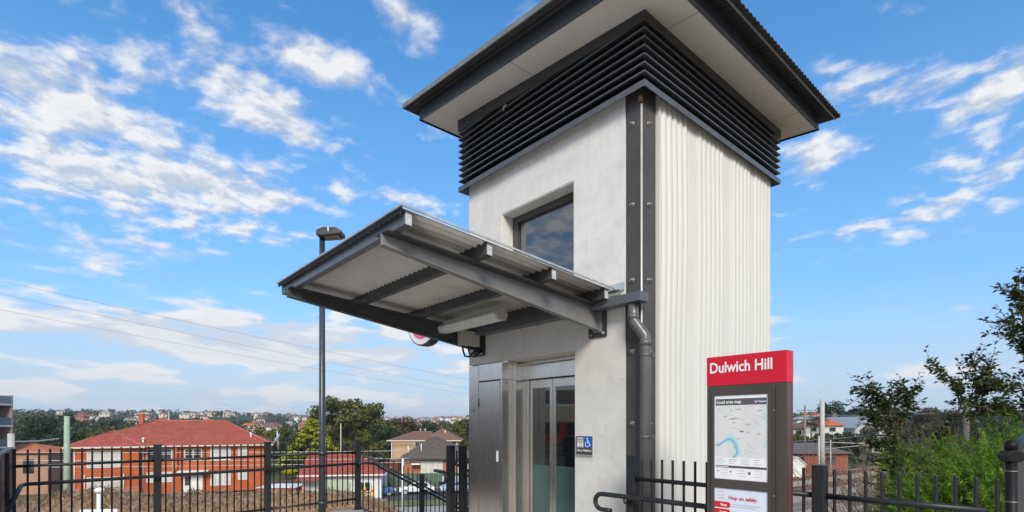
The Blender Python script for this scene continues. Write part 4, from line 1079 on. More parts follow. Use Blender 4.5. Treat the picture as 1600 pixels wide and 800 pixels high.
tp = {}
def far_tree(px, d, kind, w, h, label, group):
    key = (kind, rndF.randrange(3)); v = place(px, d); s = h/10.
    if key not in tp:
        shape = 'cone' if kind == 'pine' else 'dome'; m = {'gum': 'far', 'dark': 'dark', 'brown': 'autumn', 'olive': 'olive', 'pine': 'dark'}[kind]
        t = tree('tree', label, 'tree', v, 11 if kind != 'pine' else 5, 10, 13, 1.3, 2.3, 34, .75, m, 100+len(tp), shape, base=1.2, group=group, rtr=.3)
        tp[key] = t
    else:
        t = dup(tp[key]); t.location = v
    t['label'] = label; t['group'] = group
    t.rotation_euler = (0, 0, rndF.uniform(0, 6)); t.scale = (w/11*rndF.uniform(.85, 1.15), w/11*rndF.uniform(.85, 1.15), s)
    t.location.z -= .5
names = {'gum': 'grey green', 'dark': 'dark green', 'brown': 'rusty brown', 'olive': 'olive green', 'pine': 'slim dark conifer'}
def side_of(px): return 'left of the red roof' if px < 130 else 'beyond the red roof' if px < 420 else 'beyond the lamp post' if px < 600 else 'just left of the lift tower' if px < 760 else 'right of the totem'
for i in range(230):
    px = rndF.choice([rndF.uniform(15, 740), rndF.uniform(15, 300), rndF.uniform(560, 740), rndF.uniform(1240, 1500)])
    d = 150*math.exp(rndF.random()*2.35)
    k = rndF.choices(['gum', 'dark', 'brown', 'olive', 'pine'], [5, 4, 1, 3, .7])[0]
    h = rndF.uniform(7, 12)*(1.25 if d < 400 else 1.); w = h*rndF.uniform(.9, 1.5)
    far_tree(px, d, k, w, h, 'distant %s tree on the slope %s' % (names[k], side_of(px)), 'distant trees on the slopes')
# far-off wood that reads as one mass
def far_wood():
    b = MB(); rw = random.Random(8)
    for i in range(4000):
        px = rw.choice([rw.uniform(-160, 760), rw.uniform(1220, 1760), rw.uniform(-160, 760), rw.uniform(1220, 1760), rw.uniform(740, 1240)]); d = 420*math.exp(rw.random()*1.8); v = place(px, d)
        h = rw.uniform(6, 12); w = rw.uniform(5, 9)
        for k in range(16):
            u = rvec(rw).normalized(); p = v+Vector((u.x*w*.6, u.y*w*.6, h*.5+u.z*h*.5)); leaf_quad(b, p, (u+rvec(rw)*.6).normalized(), rvec(rw), rw.uniform(2.2, 4.2), rw.uniform(1.8, 3.2))
    o = b.build('far_wood', LM['far']); return tag(o, 'grey green wooded hillside along the horizon', kind='stuff')
far_wood()

# trees standing nearer
v = place(547, 135); tree('fig_tree', 'broad olive fig tree with domed crown behind the lamp post', 'tree', (*v.xy, -9.2), 25, 17.9, 52, 1.7, 3.0, 36, .75, 'olive', 31, base=4)
v = place(490, 98); tree('golden_conifer', 'yellow green conifer with layered bright tips beside the lamp post', 'tree', (*v.xy, -8.3), 16.5, 11.6, 140, .8, 1.35, 190, .50, 'yellow', 32, 'cone', base=.8, flat=.42)
for px, d, w, h, k, lab in ((80, 125, 13, 15., 'dark', 'tall dark conifer clump left of the green pole'), (58, 110, 11, 9.5, 'dark', 'low dark tree beside the balcony apartments'), (405, 125, 16, 10.5, 'olive', 'olive tree behind the right end of red roof'), (450, 140, 16, 11, 'olive', 'olive tree between red roof and golden conifer'), (595, 120, 14, 11.2, 'dark', 'dark green tree between fig tree and tan block'), (625, 150, 16, 13.5, 'autumn', 'russet tree left of the tan block roof'), (575, 105, 9, 8.2, 'olive', 'smaller olive tree in front of the fig tree'), (715, 130, 10, 10.5, 'olive', 'pale olive tree beside the lift tower edge'), (130, 100, 11, 6.6, 'far', 'low grey green tree left of the red roof'), (150, 150, 16, 11., 'olive', 'olive tree behind the green pole')):
    v = place(px, d); tree('garden_tree', lab, 'tree', v, w, h, 20, w*.10, w*.17, 60, .55, k, int(px+d), base=h*.15)
# palms and trees right of the totem
def palm(px, d, h, lab, seed):
    rp = random.Random(seed); v = place(px, d); v.z = -6
    t = thing('palm_tree', lab, 'palm', v)
    b = MB(); b.tube([(0, 0, 0), (.1, 0, h*.5), (0, .1, h)], .25, 8, r1=.16); b.build('trunk', BARK, t)
    b = MB()
    for i in range(26):
        a = rp.uniform(0, 6.28); e = rp.uniform(-.1, 1.0); Lf = rp.uniform(2.2, 3.0); pts = []
        for k in range(6):
            f = k/5; pts.append(Vector((math.cos(a)*Lf*f*math.cos(e*.6), math.sin(a)*Lf*f*math.cos(e*.6), h+Lf*(math.sin(e)*f-.75*f*f))))
        for k in range(5):
            m_ = (pts[k]+pts[k+1])/2; tdir = (pts[k+1]-pts[k]).normalized(); sd = tdir.cross(Vector((0, 0, 1))).normalized()
            for s in (-1, 1):
                for q in (.25, .75):
                    c = pts[k].lerp(pts[k+1], q); tip = c+sd*s*.5+tdir*.3-Vector((0, 0, .22)); b.add([c-tdir*.05, c+tdir*.07, tip], [(0, 1, 2)])
    b.build('fronds', LM['dark'], t)
palm(1267, 118, 8.0, 'palm tree just right of the wooden pole', 1); palm(1280, 126, 9.0, 'palm tree behind the steel mast', 2); palm(1274, 140, 9.5, 'taller palm tree between wooden pole and mast', 3)
for px, d, w, h, k, lab in ((1302, 150, 13, 14.5, 'dark', 'rounded dark tree behind the orange roof'), (1322, 165, 14, 13.6, 'dark', 'dark tree left of the brown hill'), (1345, 175, 16, 12.8, 'autumn', 'brown tree on the rise right of the mast'), (1375, 160, 16, 13.2, 'autumn', 'brown tree behind the leafy branches'), (1250, 120, 8, 5.5, 'olive', 'bushy olive tree above the signal hut'), (1300, 112, 8, 5.6, 'far', 'low green tree above the brick shed'), (1283, 116, 7, 5.9, 'olive', 'olive tree below the bright orange roof'), (1318, 118, 8, 6.4, 'far', 'green tree below the grey gable wall'), (1262, 108, 6, 4.6, 'dark', 'small dark tree left of the steel mast'), (1325, 115, 9, 5.6, 'dark', 'dark shrub tree right of the brick shed'), (1340, 135, 12, 8, 'far', 'green tree below the pale gable'), (1420, 170, 20, 13, 'autumn', 'wide brown tree behind the feathery bush'), (1480, 180, 20, 13, 'autumn', 'brown tree beside the concrete post'), (1550, 180, 20, 12, 'dark', 'dark tree beyond the right edge foliage')):
    v = place(px, d); v.z = -6; tree('garden_tree', lab, 'tree', v, w, h, 20, w*.10, w*.17, 60, .55, k, int(px+d), base=h*.12)

# ------------------------------------------------------------------ street, verge, mound litter
def strip(name, pts, m, z):
    n = len(pts)//2; b = MB(); vs = [G(r, d, z) for r, d in pts]; b.add(vs, [tuple(range(len(pts)))]); o = b.build(name, m, fixn=True); return tag(o, kind='structure')
strip('road', [(-40, 50), (10, 62), (10, 72), (-40, 60)], M['asphalt'], -6.42)
strip('verge', [(-30, 47.5), (10, 57), (10, 61.6), (-30, 52)], M['verge'], -6.40)
strip('footpath', [(-30, 43), (10, 52.6), (10, 56.6), (-30, 47.1)], M['path'], -6.40)
strip('driveway', [(-26, 46), (-13, 49), (-13.5, 57), (-26, 56)], M['path'], -6.385)
def pile(loc, lab, seed):   # mulch clods and dry tufts on the mound
    pass
def dry_litter():
    b = MB(); rl = random.Random(4)
    tuft = None
    for i in range(16000):
        r = rl.uniform(-36, -6); d = rl.uniform(24, 40); v = G(r, d); z = hgt(v.x, v.y)
        if z < -5.6: continue
        u = rvec(rl); u.z = abs(u.z)+.3; big_ = noise.noise(Vector((r*.5, d*.5, 4.))) > .18; v.z = z+(.16 if big_ else .05); leaf_quad(b, v, rvec(rl).normalized(), u, rl.uniform(.3, .8) if big_ else rl.uniform(.15, .4), rl.uniform(.03, .10))
    o = b.build('dry_grass', leafmat('straw_blades', [(.38, .27, .16), (.28, .19, .11), (.46, .35, .22), (.16, .11, .07)], .2)); return tag(o, 'dry straw litter over the earth mound', kind='stuff')
dry_litter()

# cars
def car(label, loc, rz, col, group):
    c = thing('parked_car', label, 'car', loc, rz, group)
    P_ = simple('car_paint', col, .25, .1, var=.03, spec=.6)
    body = [(-2.1, .35), (-2.12, .62), (-2.0, .86), (-1.25, .95), (-.2, .98), (.95, .95), (1.75, .84), (2.05, .66), (2.1, .35)]
    b = MB(); b.prism([(x, -.85, z) for x, z in body], (0, 1.7, 0)); b.build('body', P_, c, .08, 3)
    cab = [(-1.75, .93), (-1.2, 1.36), (-.7, 1.44), (.1, 1.43), (.55, 1.30), (1.15, .94)]
    b = MB(); b.prism([(x, -.70, z) for x, z in cab], (0, 1.4, 0)); b.build('cabin', P_, c, .06, 3)
    for s in (-1, 1):
        y = s*.706
        b = MB(); b.add([(-1.42, y, 1.0), (-.38, y, 1.0), (-.38, y, 1.36), (-1.05, y, 1.36)], [(0, 1, 2, 3)]); b.add([(-.28, y, 1.0), (.92, y, 1.0), (.45, y, 1.27), (.05, y, 1.36), (-.28, y, 1.36)], [(0, 1, 2, 3, 4)]); b.build('side_window', GLZ, c)
        MB().box(1.9, 2.09, s*.62-.16, s*.62+.16, .62, .76).build('headlight', M['white'], c, .03)
        MB().box(-2.13, -2.02, s*.65-.12, s*.65+.12, .66, .84).build('tail_light', M['red'], c, .02)
        for x in (-1.3, 1.3):
            w = MB().lathe([(.28, -.1), (.31, -.08), (.31, .08), (.28, .1)], 18, Matrix.Translation((x, s*.78, .31)) @ mt).build('wheel', M['rubber'], c)
            MB().lathe([(.19, -.105), (.19, .105)], 12, Matrix.Translation((x, s*.78, .31)) @ mt).build('rim', M['galv'], w)
    b = MB(); b.add([(.62, -.62, 1.29), (.62, .62, 1.29), (1.16, .66, .965), (1.16, -.66, .965)], [(0, 1, 2, 3)]); b.build('windscreen', GLZ, c)
    b = MB(); b.add([(-1.27, -.62, 1.345), (-1.27, .62, 1.345), (-1.76, .64, .985), (-1.76, -.64, .985)], [(3, 2, 1, 0)]); b.build('rear_window', GLZ, c)
    return c
cg = 'cars parked along the street'
ry = yaw_of(-1, -.24)
car('white car parked behind the sloping balustrade', G(-11.2, 61.6, -6.42), ry, (.72, .74, .78), cg)
car('pale silver blue car parked nearest the lift tower', G(-6.5, 62.6, -6.42), ry, (.36, .44, .58), cg)
car('blue car parked beside the white cottage', G(-15.4, 59.8, -6.42), yaw_of(1, .3), (.05, .12, .30), cg)
car('white car mostly hidden behind the twin black posts', G(-2.0, 63.6, -6.42), ry, (.74, .74, .74), cg)
# yellow bollards
yb = simple('safety_yellow_paint', (.72, .38, .02), .5)
spots = [(-20.8, 52.5, 'yellow bollard left of the green garage door'), (-14.6, 52., 'yellow bollard right of the green garage door'), (-13.7, 51.5, 'yellow bollard nearest the cottage gable end')]
for r_, d_, lab in spots:
    t = thing('bollard', lab, 'bollard', G(r_, d_, -6.39), 0, 'yellow driveway bollards')
    MB().tube([(0, 0, 0), (0, 0, 1.9)], .12, 10).build('shaft', yb, t)
    MB().tube([(0, 0, 1.5), (0, 0, 1.65)], .124, 10).build('band', M['red'], t)
# white pole in the verge, boundary fence, hedge
t = thing('white_post', 'thin white pole in front of the brown roofed house', 'pole', G(-10.2, 49., -6.4)); MB().tube([(0, 0, 0), (0, 0, 4.9)], .10, 8).build('shaft', M['white'], t)
gf = thing('boundary_fence', 'dark green boundary fence behind the parked cars', 'fence', G(-10, 71, -6.5), yaw_of(1, .15))
b = MB()
for i in range(28): b.box(-8+i*.62, -8+i*.62+.58, -.03, .03, 0, 1.7)
b.build('panel', simple('green_sheet', (.06, .11, .08), .6), gf)
pf = thing('pale_paling_fence', 'pale paling fence in front of the brick house', 'fence', G(-4, 68, -6.4), yaw_of(1, .15))
b = MB()
for i in range(40): b.box(-5+i*.28, -5+i*.28+.2, -.02, .02, 0, 1.5)
b.build('palings', simple('grey_white_paling', (.5, .52, .5), .7), pf)
# white ball-topped standpipe and sign on the mound
sp_ = thing('white_standpipe', 'white pole with rounded fitting on top standing on the earth mound', 'pole', G(-20.0, 25.4, -3.2))
b = MB(); b.tube([(0, 0, -1.5), (0, 0, 1.5)], .085, 12); b.build('shaft', M['white'], sp_)
b = MB(); b.sphere((0, 0, 1.66), .19, 10, (1, 1, .8)); b.sphere((.22, .1, 1.68), .13, 8); b.build('fitting', M['white'], sp_)
sg = thing('site_sign', 'white site board with dark lettering in front of the earth mound', 'sign', G(-18.5, 23.5, -3.2), yaw_of(1, .12))
b = MB(); b.box(-.78, .78, -.03, .03, .35, 1.05); b.build('board', M['white'], sg, .01)
b = MB(); b.box(-.7, -.64, .04, .1, -1.5, 1.0); b.box(.64, .7, .04, .1, -1.5, 1.0); b.build('leg', M['galv'], sg)
b = MB(); 
for x0, x1 in ((-.45, -.34), (-.30, -.12), (-.08, .12), (.16, .30)): flat_poly(b, rc(x0, x1, .55, .82), -.034)
b.build('lettering', simple('navy_ink', (.03, .03, .12), .5), sg)

# ------------------------------------------------------------------ poles and wires
def pole(name, lab, loc, h, r, m, arms=(), cat='pole', taper=.75):
    t = thing(name, lab, cat, loc)
    MB().tube([(0, 0, -1), (0, 0, h)], r, 12, r1=r*taper).build('shaft', m, t)
    for z, w in arms:
        d_ = Vector((SN, CS, 0)); b = MB(); b.tube([d_*-w+Vector((0, 0, z)), d_*w+Vector((0, 0, z))], .07, 6)
        for k in (-.9, -.4, .4, .9): b.tube([d_*w*k+Vector((0, 0, z)), d_*w*k+Vector((0, 0, z+.22))], .04, 6)
        b.build('crossarm', m, t)
    return t
GREENP = simple('pale_green_pole', (.30, .40, .30), .8, var=.15, scale=2); WOOD = simple('weathered_pole_timber', (.20, .17, .14), .9, var=.2, scale=2); CONC = simple('pale_pole_concrete', (.42, .41, .38), .8, var=.1, scale=3)
pole('utility_pole', 'thick pale green power pole in front of the red house left end', G(-42.4, 50, -6.5), 9.0, .31, GREENP, cat='power pole', taper=.7)
pole('utility_pole', 'short square concrete pillar beside the balcony apartments', G(-25.1, 26.3, -6.), 7.2, .14, CONC, taper=1.)
pole('street_light', 'small pale street light pole above the red roof', G(-55.6, 85, -6.5), 10.5, .14, M['galv'], cat='street lamp')
pole('thin_pole', 'thin distant grey pole left of the tan block', G(-33.6, 103, -7), 9., .14, CONC)
for r_, lab in ((-19.2, 'left one of two slim distant poles beside the lift'), (-18.2, 'right one of two slim distant poles beside the lift')): pole('thin_pole', lab, G(r_*1.0, 110, -7), 8., .13, CONC)
pole('wooden_pole', 'wooden power pole with crossarm just right of the totem', G(55.8, 100, -6.2), 11.6, .22, WOOD, ((10.7, 1.5),), 'power pole')
pole('rail_mast', 'thick grey steel mast standing beside the railway', G(47.3, 80, -6.2), 11.8, .34, CONC, (), 'mast', .95)
pole('rail_mast', 'slim grey post strapped beside the thick mast', G(46.8, 80, -6.2), 6.2, .14, CONC, (), 'mast', 1.)
pole('concrete_post', 'plain concrete post rising out of the feathery bush', G(27.7, 32., -6), 9.3, .17, simple('brown_grey_concrete', (.095, .085, .07), .85, var=.15), (), 'post', 1.)
pole('thin_pole', 'slim pole in front of the brick shed', G(51., 84, -6.2), 5.5, .12, CONC)
gm = thing('catenary_arm', 'grey overhead wire bracket reaching over the tracks', 'railway gantry', G(47.3, 80, 0))
b = MB(); d_ = Vector((SN, CS, 0)); b.tube([Vector((0, 0, -.9)), d_*8+Vector((0, 0, -1.2)), d_*15+Vector((0, 0, -2.2))], .07, 6); b.tube([Vector((0, 0, -2.0)), d_*8+Vector((0, 0, -1.25))], .05, 6); b.tube([d_*9+Vector((0, 0, -1.2)), d_*12.5+Vector((0, 0, -4.2))], .04, 6); b.build('bracket', CONC, gm)
b = MB(); b.sphere(d_*8.2+Vector((0, 0, -1.2)), .28, 8); b.build('insulator', M['white'], gm)
WIRE = simple('overhead_cable', (.26, .28, .31), .6); PW = simple('pale_cable', (.45, .46, .46), .5)
def wire(lab, p0, p1, sag, r, m=None, group='overhead wires'):
    p0, p1 = Vector(p0), Vector(p1); pts = []
    for i in range(25):
        f = i/24; q = p0.lerp(p1, f); q.z -= sag*4*f*(1-f); pts.append(q)
    b = MB().tube(pts, r, 5); o = b.build('overhead_wire', m or WIRE); return tag(o, lab, 'cable', group)
def pxp(x, y, d): return G((x-800)/820*d, d, 1.6+(665-y)*d/820)
wire('upper of three thin wires crossing the cloudy sky at left', pxp(-60, 425, 60), pxp(1000, 640, 120), .9, .022)
wire('middle of three thin wires crossing the cloudy sky at left', pxp(-60, 446, 60), pxp(1000, 652, 120), .9, .020)
wire('lowest of three thin wires crossing the cloudy sky at left', pxp(-60, 472, 60), pxp(1000, 655, 120), .9, .018)
for i, (ya, yb) in enumerate(((706, 704), (719, 716), (730, 722))):
    wire(('top', 'middle', 'bottom')[i]+' of the pale street wires strung before the red brick house', pxp(-40, ya, 52), pxp(640, yb, 62), .15, .035, PW)
wire('white service cable reaching left past the green pole', pxp(18, 690, 42), pxp(92, 685, 50), .1, .07, PW)
wire('thin street wire in front of the brown roofed house', pxp(560, 712, 58), pxp(760, 726, 64), .2, .025)
wire('contact wire above the railway right of the totem', pxp(1230, 690, 80), pxp(1420, 672, 120), .3, .03)
wire('thin feeder wire from the mast to the right', pxp(1284, 648, 80), pxp(1460, 645, 110), .3, .03)

# ------------------------------------------------------------------ railway
TD = Vector((.802*1., .597)); TD.normalize()     # in (right, ahead)
RSL = simple('rust_stained_sleeper', (.20, .115, .075), .9, var=.25, scale=2)
def track(label, r0, d0, m, grp):
    a = G(r0, d0, -6.2); v = Vector((TD.x*SN-TD.y*CS, TD.x*CS+TD.y*SN, 0)); rz = math.atan2(v.y, v.x)
    t = thing('railway_track', label, 'railway track', a, rz, grp)
    for s in (-1, 1):
        b = MB(); y = s*.7175; b.prism([(-70, y-.07, .0), (-70, y+.07, 0), (-70, y+.07, .02), (-70, y+.015, .04), (-70, y+.015, .12), (-70, y+.036, .13), (-70, y+.036, .165), (-70, y-.036, .165), (-70, y-.036, .13), (-70, y-.015, .12), (-70, y-.015, .04), (-70, y-.07, .02)], (170, 0, 0)); b.build('rail', m, t, fixn=True)
    b = MB()
    for k in range(200): x = -60+k*.65; b.box(x, x+.24, -1.25, 1.25, -.12, .0)
    o = b.build('sleepers', M['sleeper'] if m is not M['rustrail'] else RSL, t); o['kind'] = 'stuff'
track('farthest rusty railway track below the brick shed', 50.0, 83, M['rustrail'], 'railway tracks')
track('second rusty railway track nearer the fence post', 43.3, 70.5, M['rustrail'], 'railway tracks')
track('nearest railway track with polished silver rails', 32.0, 54, M['rail'], 'railway tracks')
b = MB()
def GT(x, y): 
    a = G(43., 70., 0); v = Vector((TD.x*SN-TD.y*CS, TD.x*CS+TD.y*SN, 0)); w = Vector((-v.y, v.x, 0)); p = a+v*x+w*y; p.z = -6.30; return p
b.add([GT(-70, -18), GT(110, -18), GT(110, 9), GT(-70, 9)], [(0, 1, 2, 3)]); tag(b.build('rail_bed', M['ballast'], fixn=True), kind='structure')

# ------------------------------------------------------------------ foreground vegetation at the right
def fern_bush(label, loc, w, h, n, seed, grp):
    rb = random.Random(seed); t = thing('feathery_bush', label, 'bush', loc, 0, grp); b = MB(); sb = MB()
    for i in range(n):
        a = rb.uniform(0, 6.283); rr = w/2*math.sqrt(rb.random()); bz = h*rb.uniform(.05, .80)*(1-.35*(rr/(w/2))**2)
        p = Vector((rr*math.cos(a), rr*math.sin(a), bz)); out = Vector((math.cos(a)*.6*rr/(w/2), math.sin(a)*.6*rr/(w/2), rb.uniform(.35, 1.1)))
        out = (out+rvec(rb)*.55).normalized(); Ls = rb.uniform(.28, .55); pts = [p]; d = out.copy()
        for k in range(6):
            d = (d+Vector((0, 0, -.10))+rvec(rb)*.10).normalized(); pts.append(pts[-1]+d*Ls/6)
        if i % 3 == 0: sb.tube(pts, .0035, 3, False)
        for k in range(6):
            for q in (0., .33, .66):
                c = pts[k].lerp(pts[k+1], q); dd = (pts[k+1]-pts[k]).normalized(); f = 1-(k+q)/6.5
                for s in (-1, 1):
                    sd = dd.cross(rvec(rb)).normalized(); l = .085*(.35+f)*rb.uniform(.7, 1.2); tip = c+(dd*.75+sd).normalized()*l
                    wv = dd.cross(sd)*.010
                    b.add([c-wv, tip, c+wv], [(0, 1, 2)])
                    m_ = c.lerp(tip, .55); b.add([m_-dd*.008, m_+(sd.cross(dd)+dd).normalized()*l*.6, m_+dd*.008], [(0, 1, 2)])
    b.build('foliage', LM['fern'], t)
    for k in range(7):
        a = rb.uniform(0, 6.28); sb.tube([(0, 0, -.3), (math.cos(a)*w*.12, math.sin(a)*w*.12, h*.35), (math.cos(a)*w*.3, math.sin(a)*w*.3, h*.7)], .02, 5, r1=.006)
    sb.build('stem', BARK, t); return t
def groundz(v): return hgt(v.x, v.y)
bush = [(5.0, 5.3, 1.5, 2.1, 'widest feathery bush at the middle behind the right fence'), (5.15, 5.4, 1.7, 2.3, 'tallest feathery bush below the concrete post'), (5.5, 5.6, 1.8, 2.35, 'feathery bush against the chain link fence'), (4.3, 5.0, .8, 1.0, 'low feathery bush nearest the fence post'), (6.35, 6.9, 2.4, 2.55, 'rear feathery bush above the others'), (6.6, 6.4, 2.2, 2.55, 'feathery bush at the right edge of view'), (4.15, 4.3, 1.2, 1.35, 'small feathery bush just behind the pickets')]
for i, (r_, d_, w, h, lab) in enumerate(bush):
    v = G(r_, d_); v.z = -.6; fern_bush(lab, v, w, h, int(330*w), 60+i, 'feathery green bushes behind the fence')
def leafy_tree(name, label, base, limbs, seed, leafsz=.085, dens=1., m='glossy', cat='tree'):
    """limbs: list of polylines (relative to base); leaves sit in sprays along their outer half"""
    rl = random.Random(seed); t = thing(name, label, cat, base); w = MB(); b = MB()
    def spray(p, d, L_, n):
        pts = [p]; dd = d.normalized()
        for k in range(5):
            dd = (dd+rvec(rl)*.22+Vector((0, 0, .03))).normalized(); pts.append(pts[-1]+dd*L_/5)
        w.tube(pts, .006, 4, False, r1=.002)
        for k in range(n):
            f = rl.uniform(.1, 1.)*5; i = min(4, int(f)); c = pts[i].lerp(pts[i+1], f-i)
            o = (rvec(rl)+dd*.4).normalized(); l = leafsz*rl.uniform(.6, 1.25)
            nrm = (Vector((0, 0, 1))+rvec(rl)*.9).normalized(); tt = (o-nrm*o.dot(nrm)).normalized(); s = nrm.cross(tt)
            c0 = c+tt*.015; fold = nrm*l*.06
            b.add([c0, c0+tt*l*.45+s*l*.27+fold, c0+tt*l, c0+tt*l*.45-s*l*.27+fold], [(0, 1, 2), (0, 2, 3)])
    for pl, r0 in limbs:
        pts = [Vector(p) for p in pl]; w.tube(pts, r0, 6, r1=r0*.3)
        tot = len(pts)-1
        for i in range(tot):
            seg = pts[i+1]-pts[i]; k = int(1+dens*seg.length*(5 if i < tot*.4 else 17))
            for _ in range(k):
                p = pts[i].lerp(pts[i+1], rl.random()); spray(p, (seg.normalized()*.7+rvec(rl)*.8), rl.uniform(.14, .34), rl.randint(18, 30))
        spray(pts[-1], pts[-1]-pts[-2], .3, 14)
    w.build('branches', BARK, t); b.build('leaves', LM[m], t); return t
def gl(base, pts):   # (px, py, depth) sightings turned into points relative to the base
    return [tuple(pxp(x, y, d)-Vector(base)) for x, y, d in pts]
bs = tuple(G(6.9, 7.2, -.6))
leafy_tree('leafy_tree', 'dark leafed tree with drooping leaves at the far right edge', bs, [(gl(bs, [(1640, 760, 7.2), (1630, 650, 7.2), (1612, 560, 7.0), (1600, 500, 6.9), (1592, 455, 6.9)]), .035), (gl(bs, [(1625, 640, 7.2), (1590, 600, 7.), (1555, 600, 6.9)]), .02), (gl(bs, [(1625, 660, 7.2), (1570, 640, 7.), (1530, 635, 6.8)]), .02), (gl(bs, [(1615, 560, 7.2), (1585, 530, 7.), (1575, 505, 6.9)]), .015), (gl(bs, [(1640, 680, 7.2), (1590, 650, 7.3), (1560, 625, 7.4)]), .02), (gl(bs, [(1660, 640, 7.2), (1620, 520, 7.3), (1610, 440, 7.4)]), .02)], 5, .072, 2.2)
bs = tuple(G(5.7, 7.4, -.6))
leafy_tree('leafy_sapling', 'slender sapling with arching leafy branches left of the edge tree', bs, [(gl(bs, [(1440, 790, 7.4), (1475, 700, 7.3), (1503, 630, 7.2), (1500, 600, 7.2), (1520, 570, 7.1)]), .02), (gl(bs, [(1503, 640, 7.3), (1492, 605, 7.2), (1480, 585, 7.1), (1463, 572, 7.1)]), .012), (gl(bs, [(1510, 650, 7.3), (1535, 610, 7.3), (1545, 575, 7.3)]), .012), (gl(bs, [(1503, 650, 7.3), (1515, 625, 7.2), (1530, 600, 7.2)]), .012)], 6, .072, 1.5)
bs = tuple(G(4.3, 7.0, -.6))
leafy_tree('leafy_shrub', 'dark leafy shrub with reaching sprays right of the mast', bs, [(gl(bs, [(1390, 780, 7.), (1400, 700, 7.), (1390, 650, 6.9), (1375, 620, 6.8), (1353, 603, 6.7)]), .016), (gl(bs, [(1400, 720, 7.), (1410, 660, 7.), (1425, 615, 7.)]), .014), (gl(bs, [(1400, 730, 7.), (1385, 680, 6.9), (1365, 650, 6.8)]), .012), (gl(bs, [(1400, 760, 7.), (1385, 715, 6.9), (1368, 695, 6.8)]), .012), (gl(bs, [(1400, 690, 7.), (1390, 640, 7.), (1400, 618, 7.)]), .012)], 7, .070, 2.2)
bs = tuple(G(4.2, 6.6, -.8))
leafy_tree('leafy_shrub', 'mixed green and russet shrub low behind the fence near the mast', bs, [(gl(bs, [(1413, 800, 6.6), (1413, 740, 6.5), (1408, 700, 6.4)]), .014), (gl(bs, [(1413, 800, 6.6), (1398, 760, 6.5), (1385, 735, 6.4)]), .012), (gl(bs, [(1423, 800, 6.6), (1438, 740, 6.6), (1443, 700, 6.6)]), .012)], 8, .05, 1.2, 'fern')
# bare brown twigs between
rt = random.Random(9)
for px, d, lab in ((1385, 14, 'bare brown twiggy shrub behind the leafy sprays'), (1440, 15, 'bare reddish twig shrub left of the concrete post'), (1480, 14, 'bare brown shrub at the concrete post'), (1335, 40, 'pale fallen branches beside the railway')):
    low = d > 20
    v = G((px-800)/820*d, d, -3.2 if not low else -4.5); t = thing('dry_shrub', lab, 'shrub', v, 0, 'bare twig shrubs'); b = MB()
    for i in range(70):
        a = rt.uniform(0, 6.28); L_ = rt.uniform(2.6, 4.9) if not low else rt.uniform(2, 5); el = rt.uniform(.9, 1.5) if not low else rt.uniform(.2, .9)
        pts = [Vector((0, 0, 0))]; dd = Vector((math.cos(a)*math.cos(el), math.sin(a)*math.cos(el), math.sin(el)))
        for k in range(6):
            dd = (dd+rvec(rt)*.25).normalized(); pts.append(pts[-1]+dd*L_/6)
        b.tube(pts, .016 if not low else .04, 4, False, r1=.004)
        for k in (3, 4, 5):
            for _ in range(2):
                q = [pts[k]]; e = (dd+rvec(rt)*.9).normalized()
                for z_ in range(3): e = (e+rvec(rt)*.3).normalized(); q.append(q[-1]+e*L_*.09)
                b.tube(q, .007, 3, False, r1=.002)
    b.build('twigs', DRY if not low else simple('pale_dead_wood', (.36, .32, .27), .9, var=.2), t)
    if not low:
        rr = random.Random(px); cs = [(Vector((rr.uniform(-1, 1), rr.uniform(-1, 1), rr.uniform(2., 4.1))), rr.uniform(.3, .6)) for _ in range(9)]
        crown(rr, cs, 90, .09, .7).build('dead_leaves', LM['autumn'], t)

# ------------------------------------------------------------------ camera, light, sky
cam = bpy.data.cameras.new('camera'); co_ = bpy.data.objects.new('camera', cam); COL.objects.link(co_); S.camera = co_
co_.location = CAM; co_.rotation_euler = (R(90), 0, math.atan2(CS, SN))
cam.sensor_width = 36; cam.lens = 36*820/1600; cam.shift_y = (665-400)/1600; cam.clip_start = .05; cam.clip_end = 20000

SUN_EL = 34.
sd = Vector((SN*.10+CS*.995, CS*.10-SN*.995, 0)).normalized()            # behind the camera, to the right
sun_dir = Vector((sd.x*math.cos(R(SUN_EL)), sd.y*math.cos(R(SUN_EL)), math.sin(R(SUN_EL))))
sl = bpy.data.lights.new('sun', 'SUN'); sl.energy = 1.85; sl.angle = R(20); sl.color = (1., .945, .86)
so = bpy.data.objects.new('sun', sl); COL.objects.link(so); so.rotation_euler = sun_dir.to_track_quat('Z', 'Y').to_euler()

w = bpy.data.worlds.new('World'); S.world = w; w.use_nodes = True; t = NT(w.node_tree)
sky = t.n('ShaderNodeTexSky', sky_type='NISHITA'); sky.sun_disc = False; sky.sun_elevation = R(SUN_EL); sky.sun_rotation = math.atan2(sun_dir.x, sun_dir.y); sky.altitude = 0; sky.air_density = 1.0; sky.dust_density = .35; sky.ozone_density = 2.2
SKYS = .118; EXPO = 1.0
hs = t.n('ShaderNodeHueSaturation', {'Hue': .5, 'Saturation': 1.33, 'Value': 1., 'Color': sky.outputs[0]}).outputs[0]
dirv = t.n('ShaderNodeTexCoord').outputs['Generated']
sx = t.n('ShaderNodeSeparateXYZ', {0: dirv}); X_, Y_, Z_ = sx.outputs
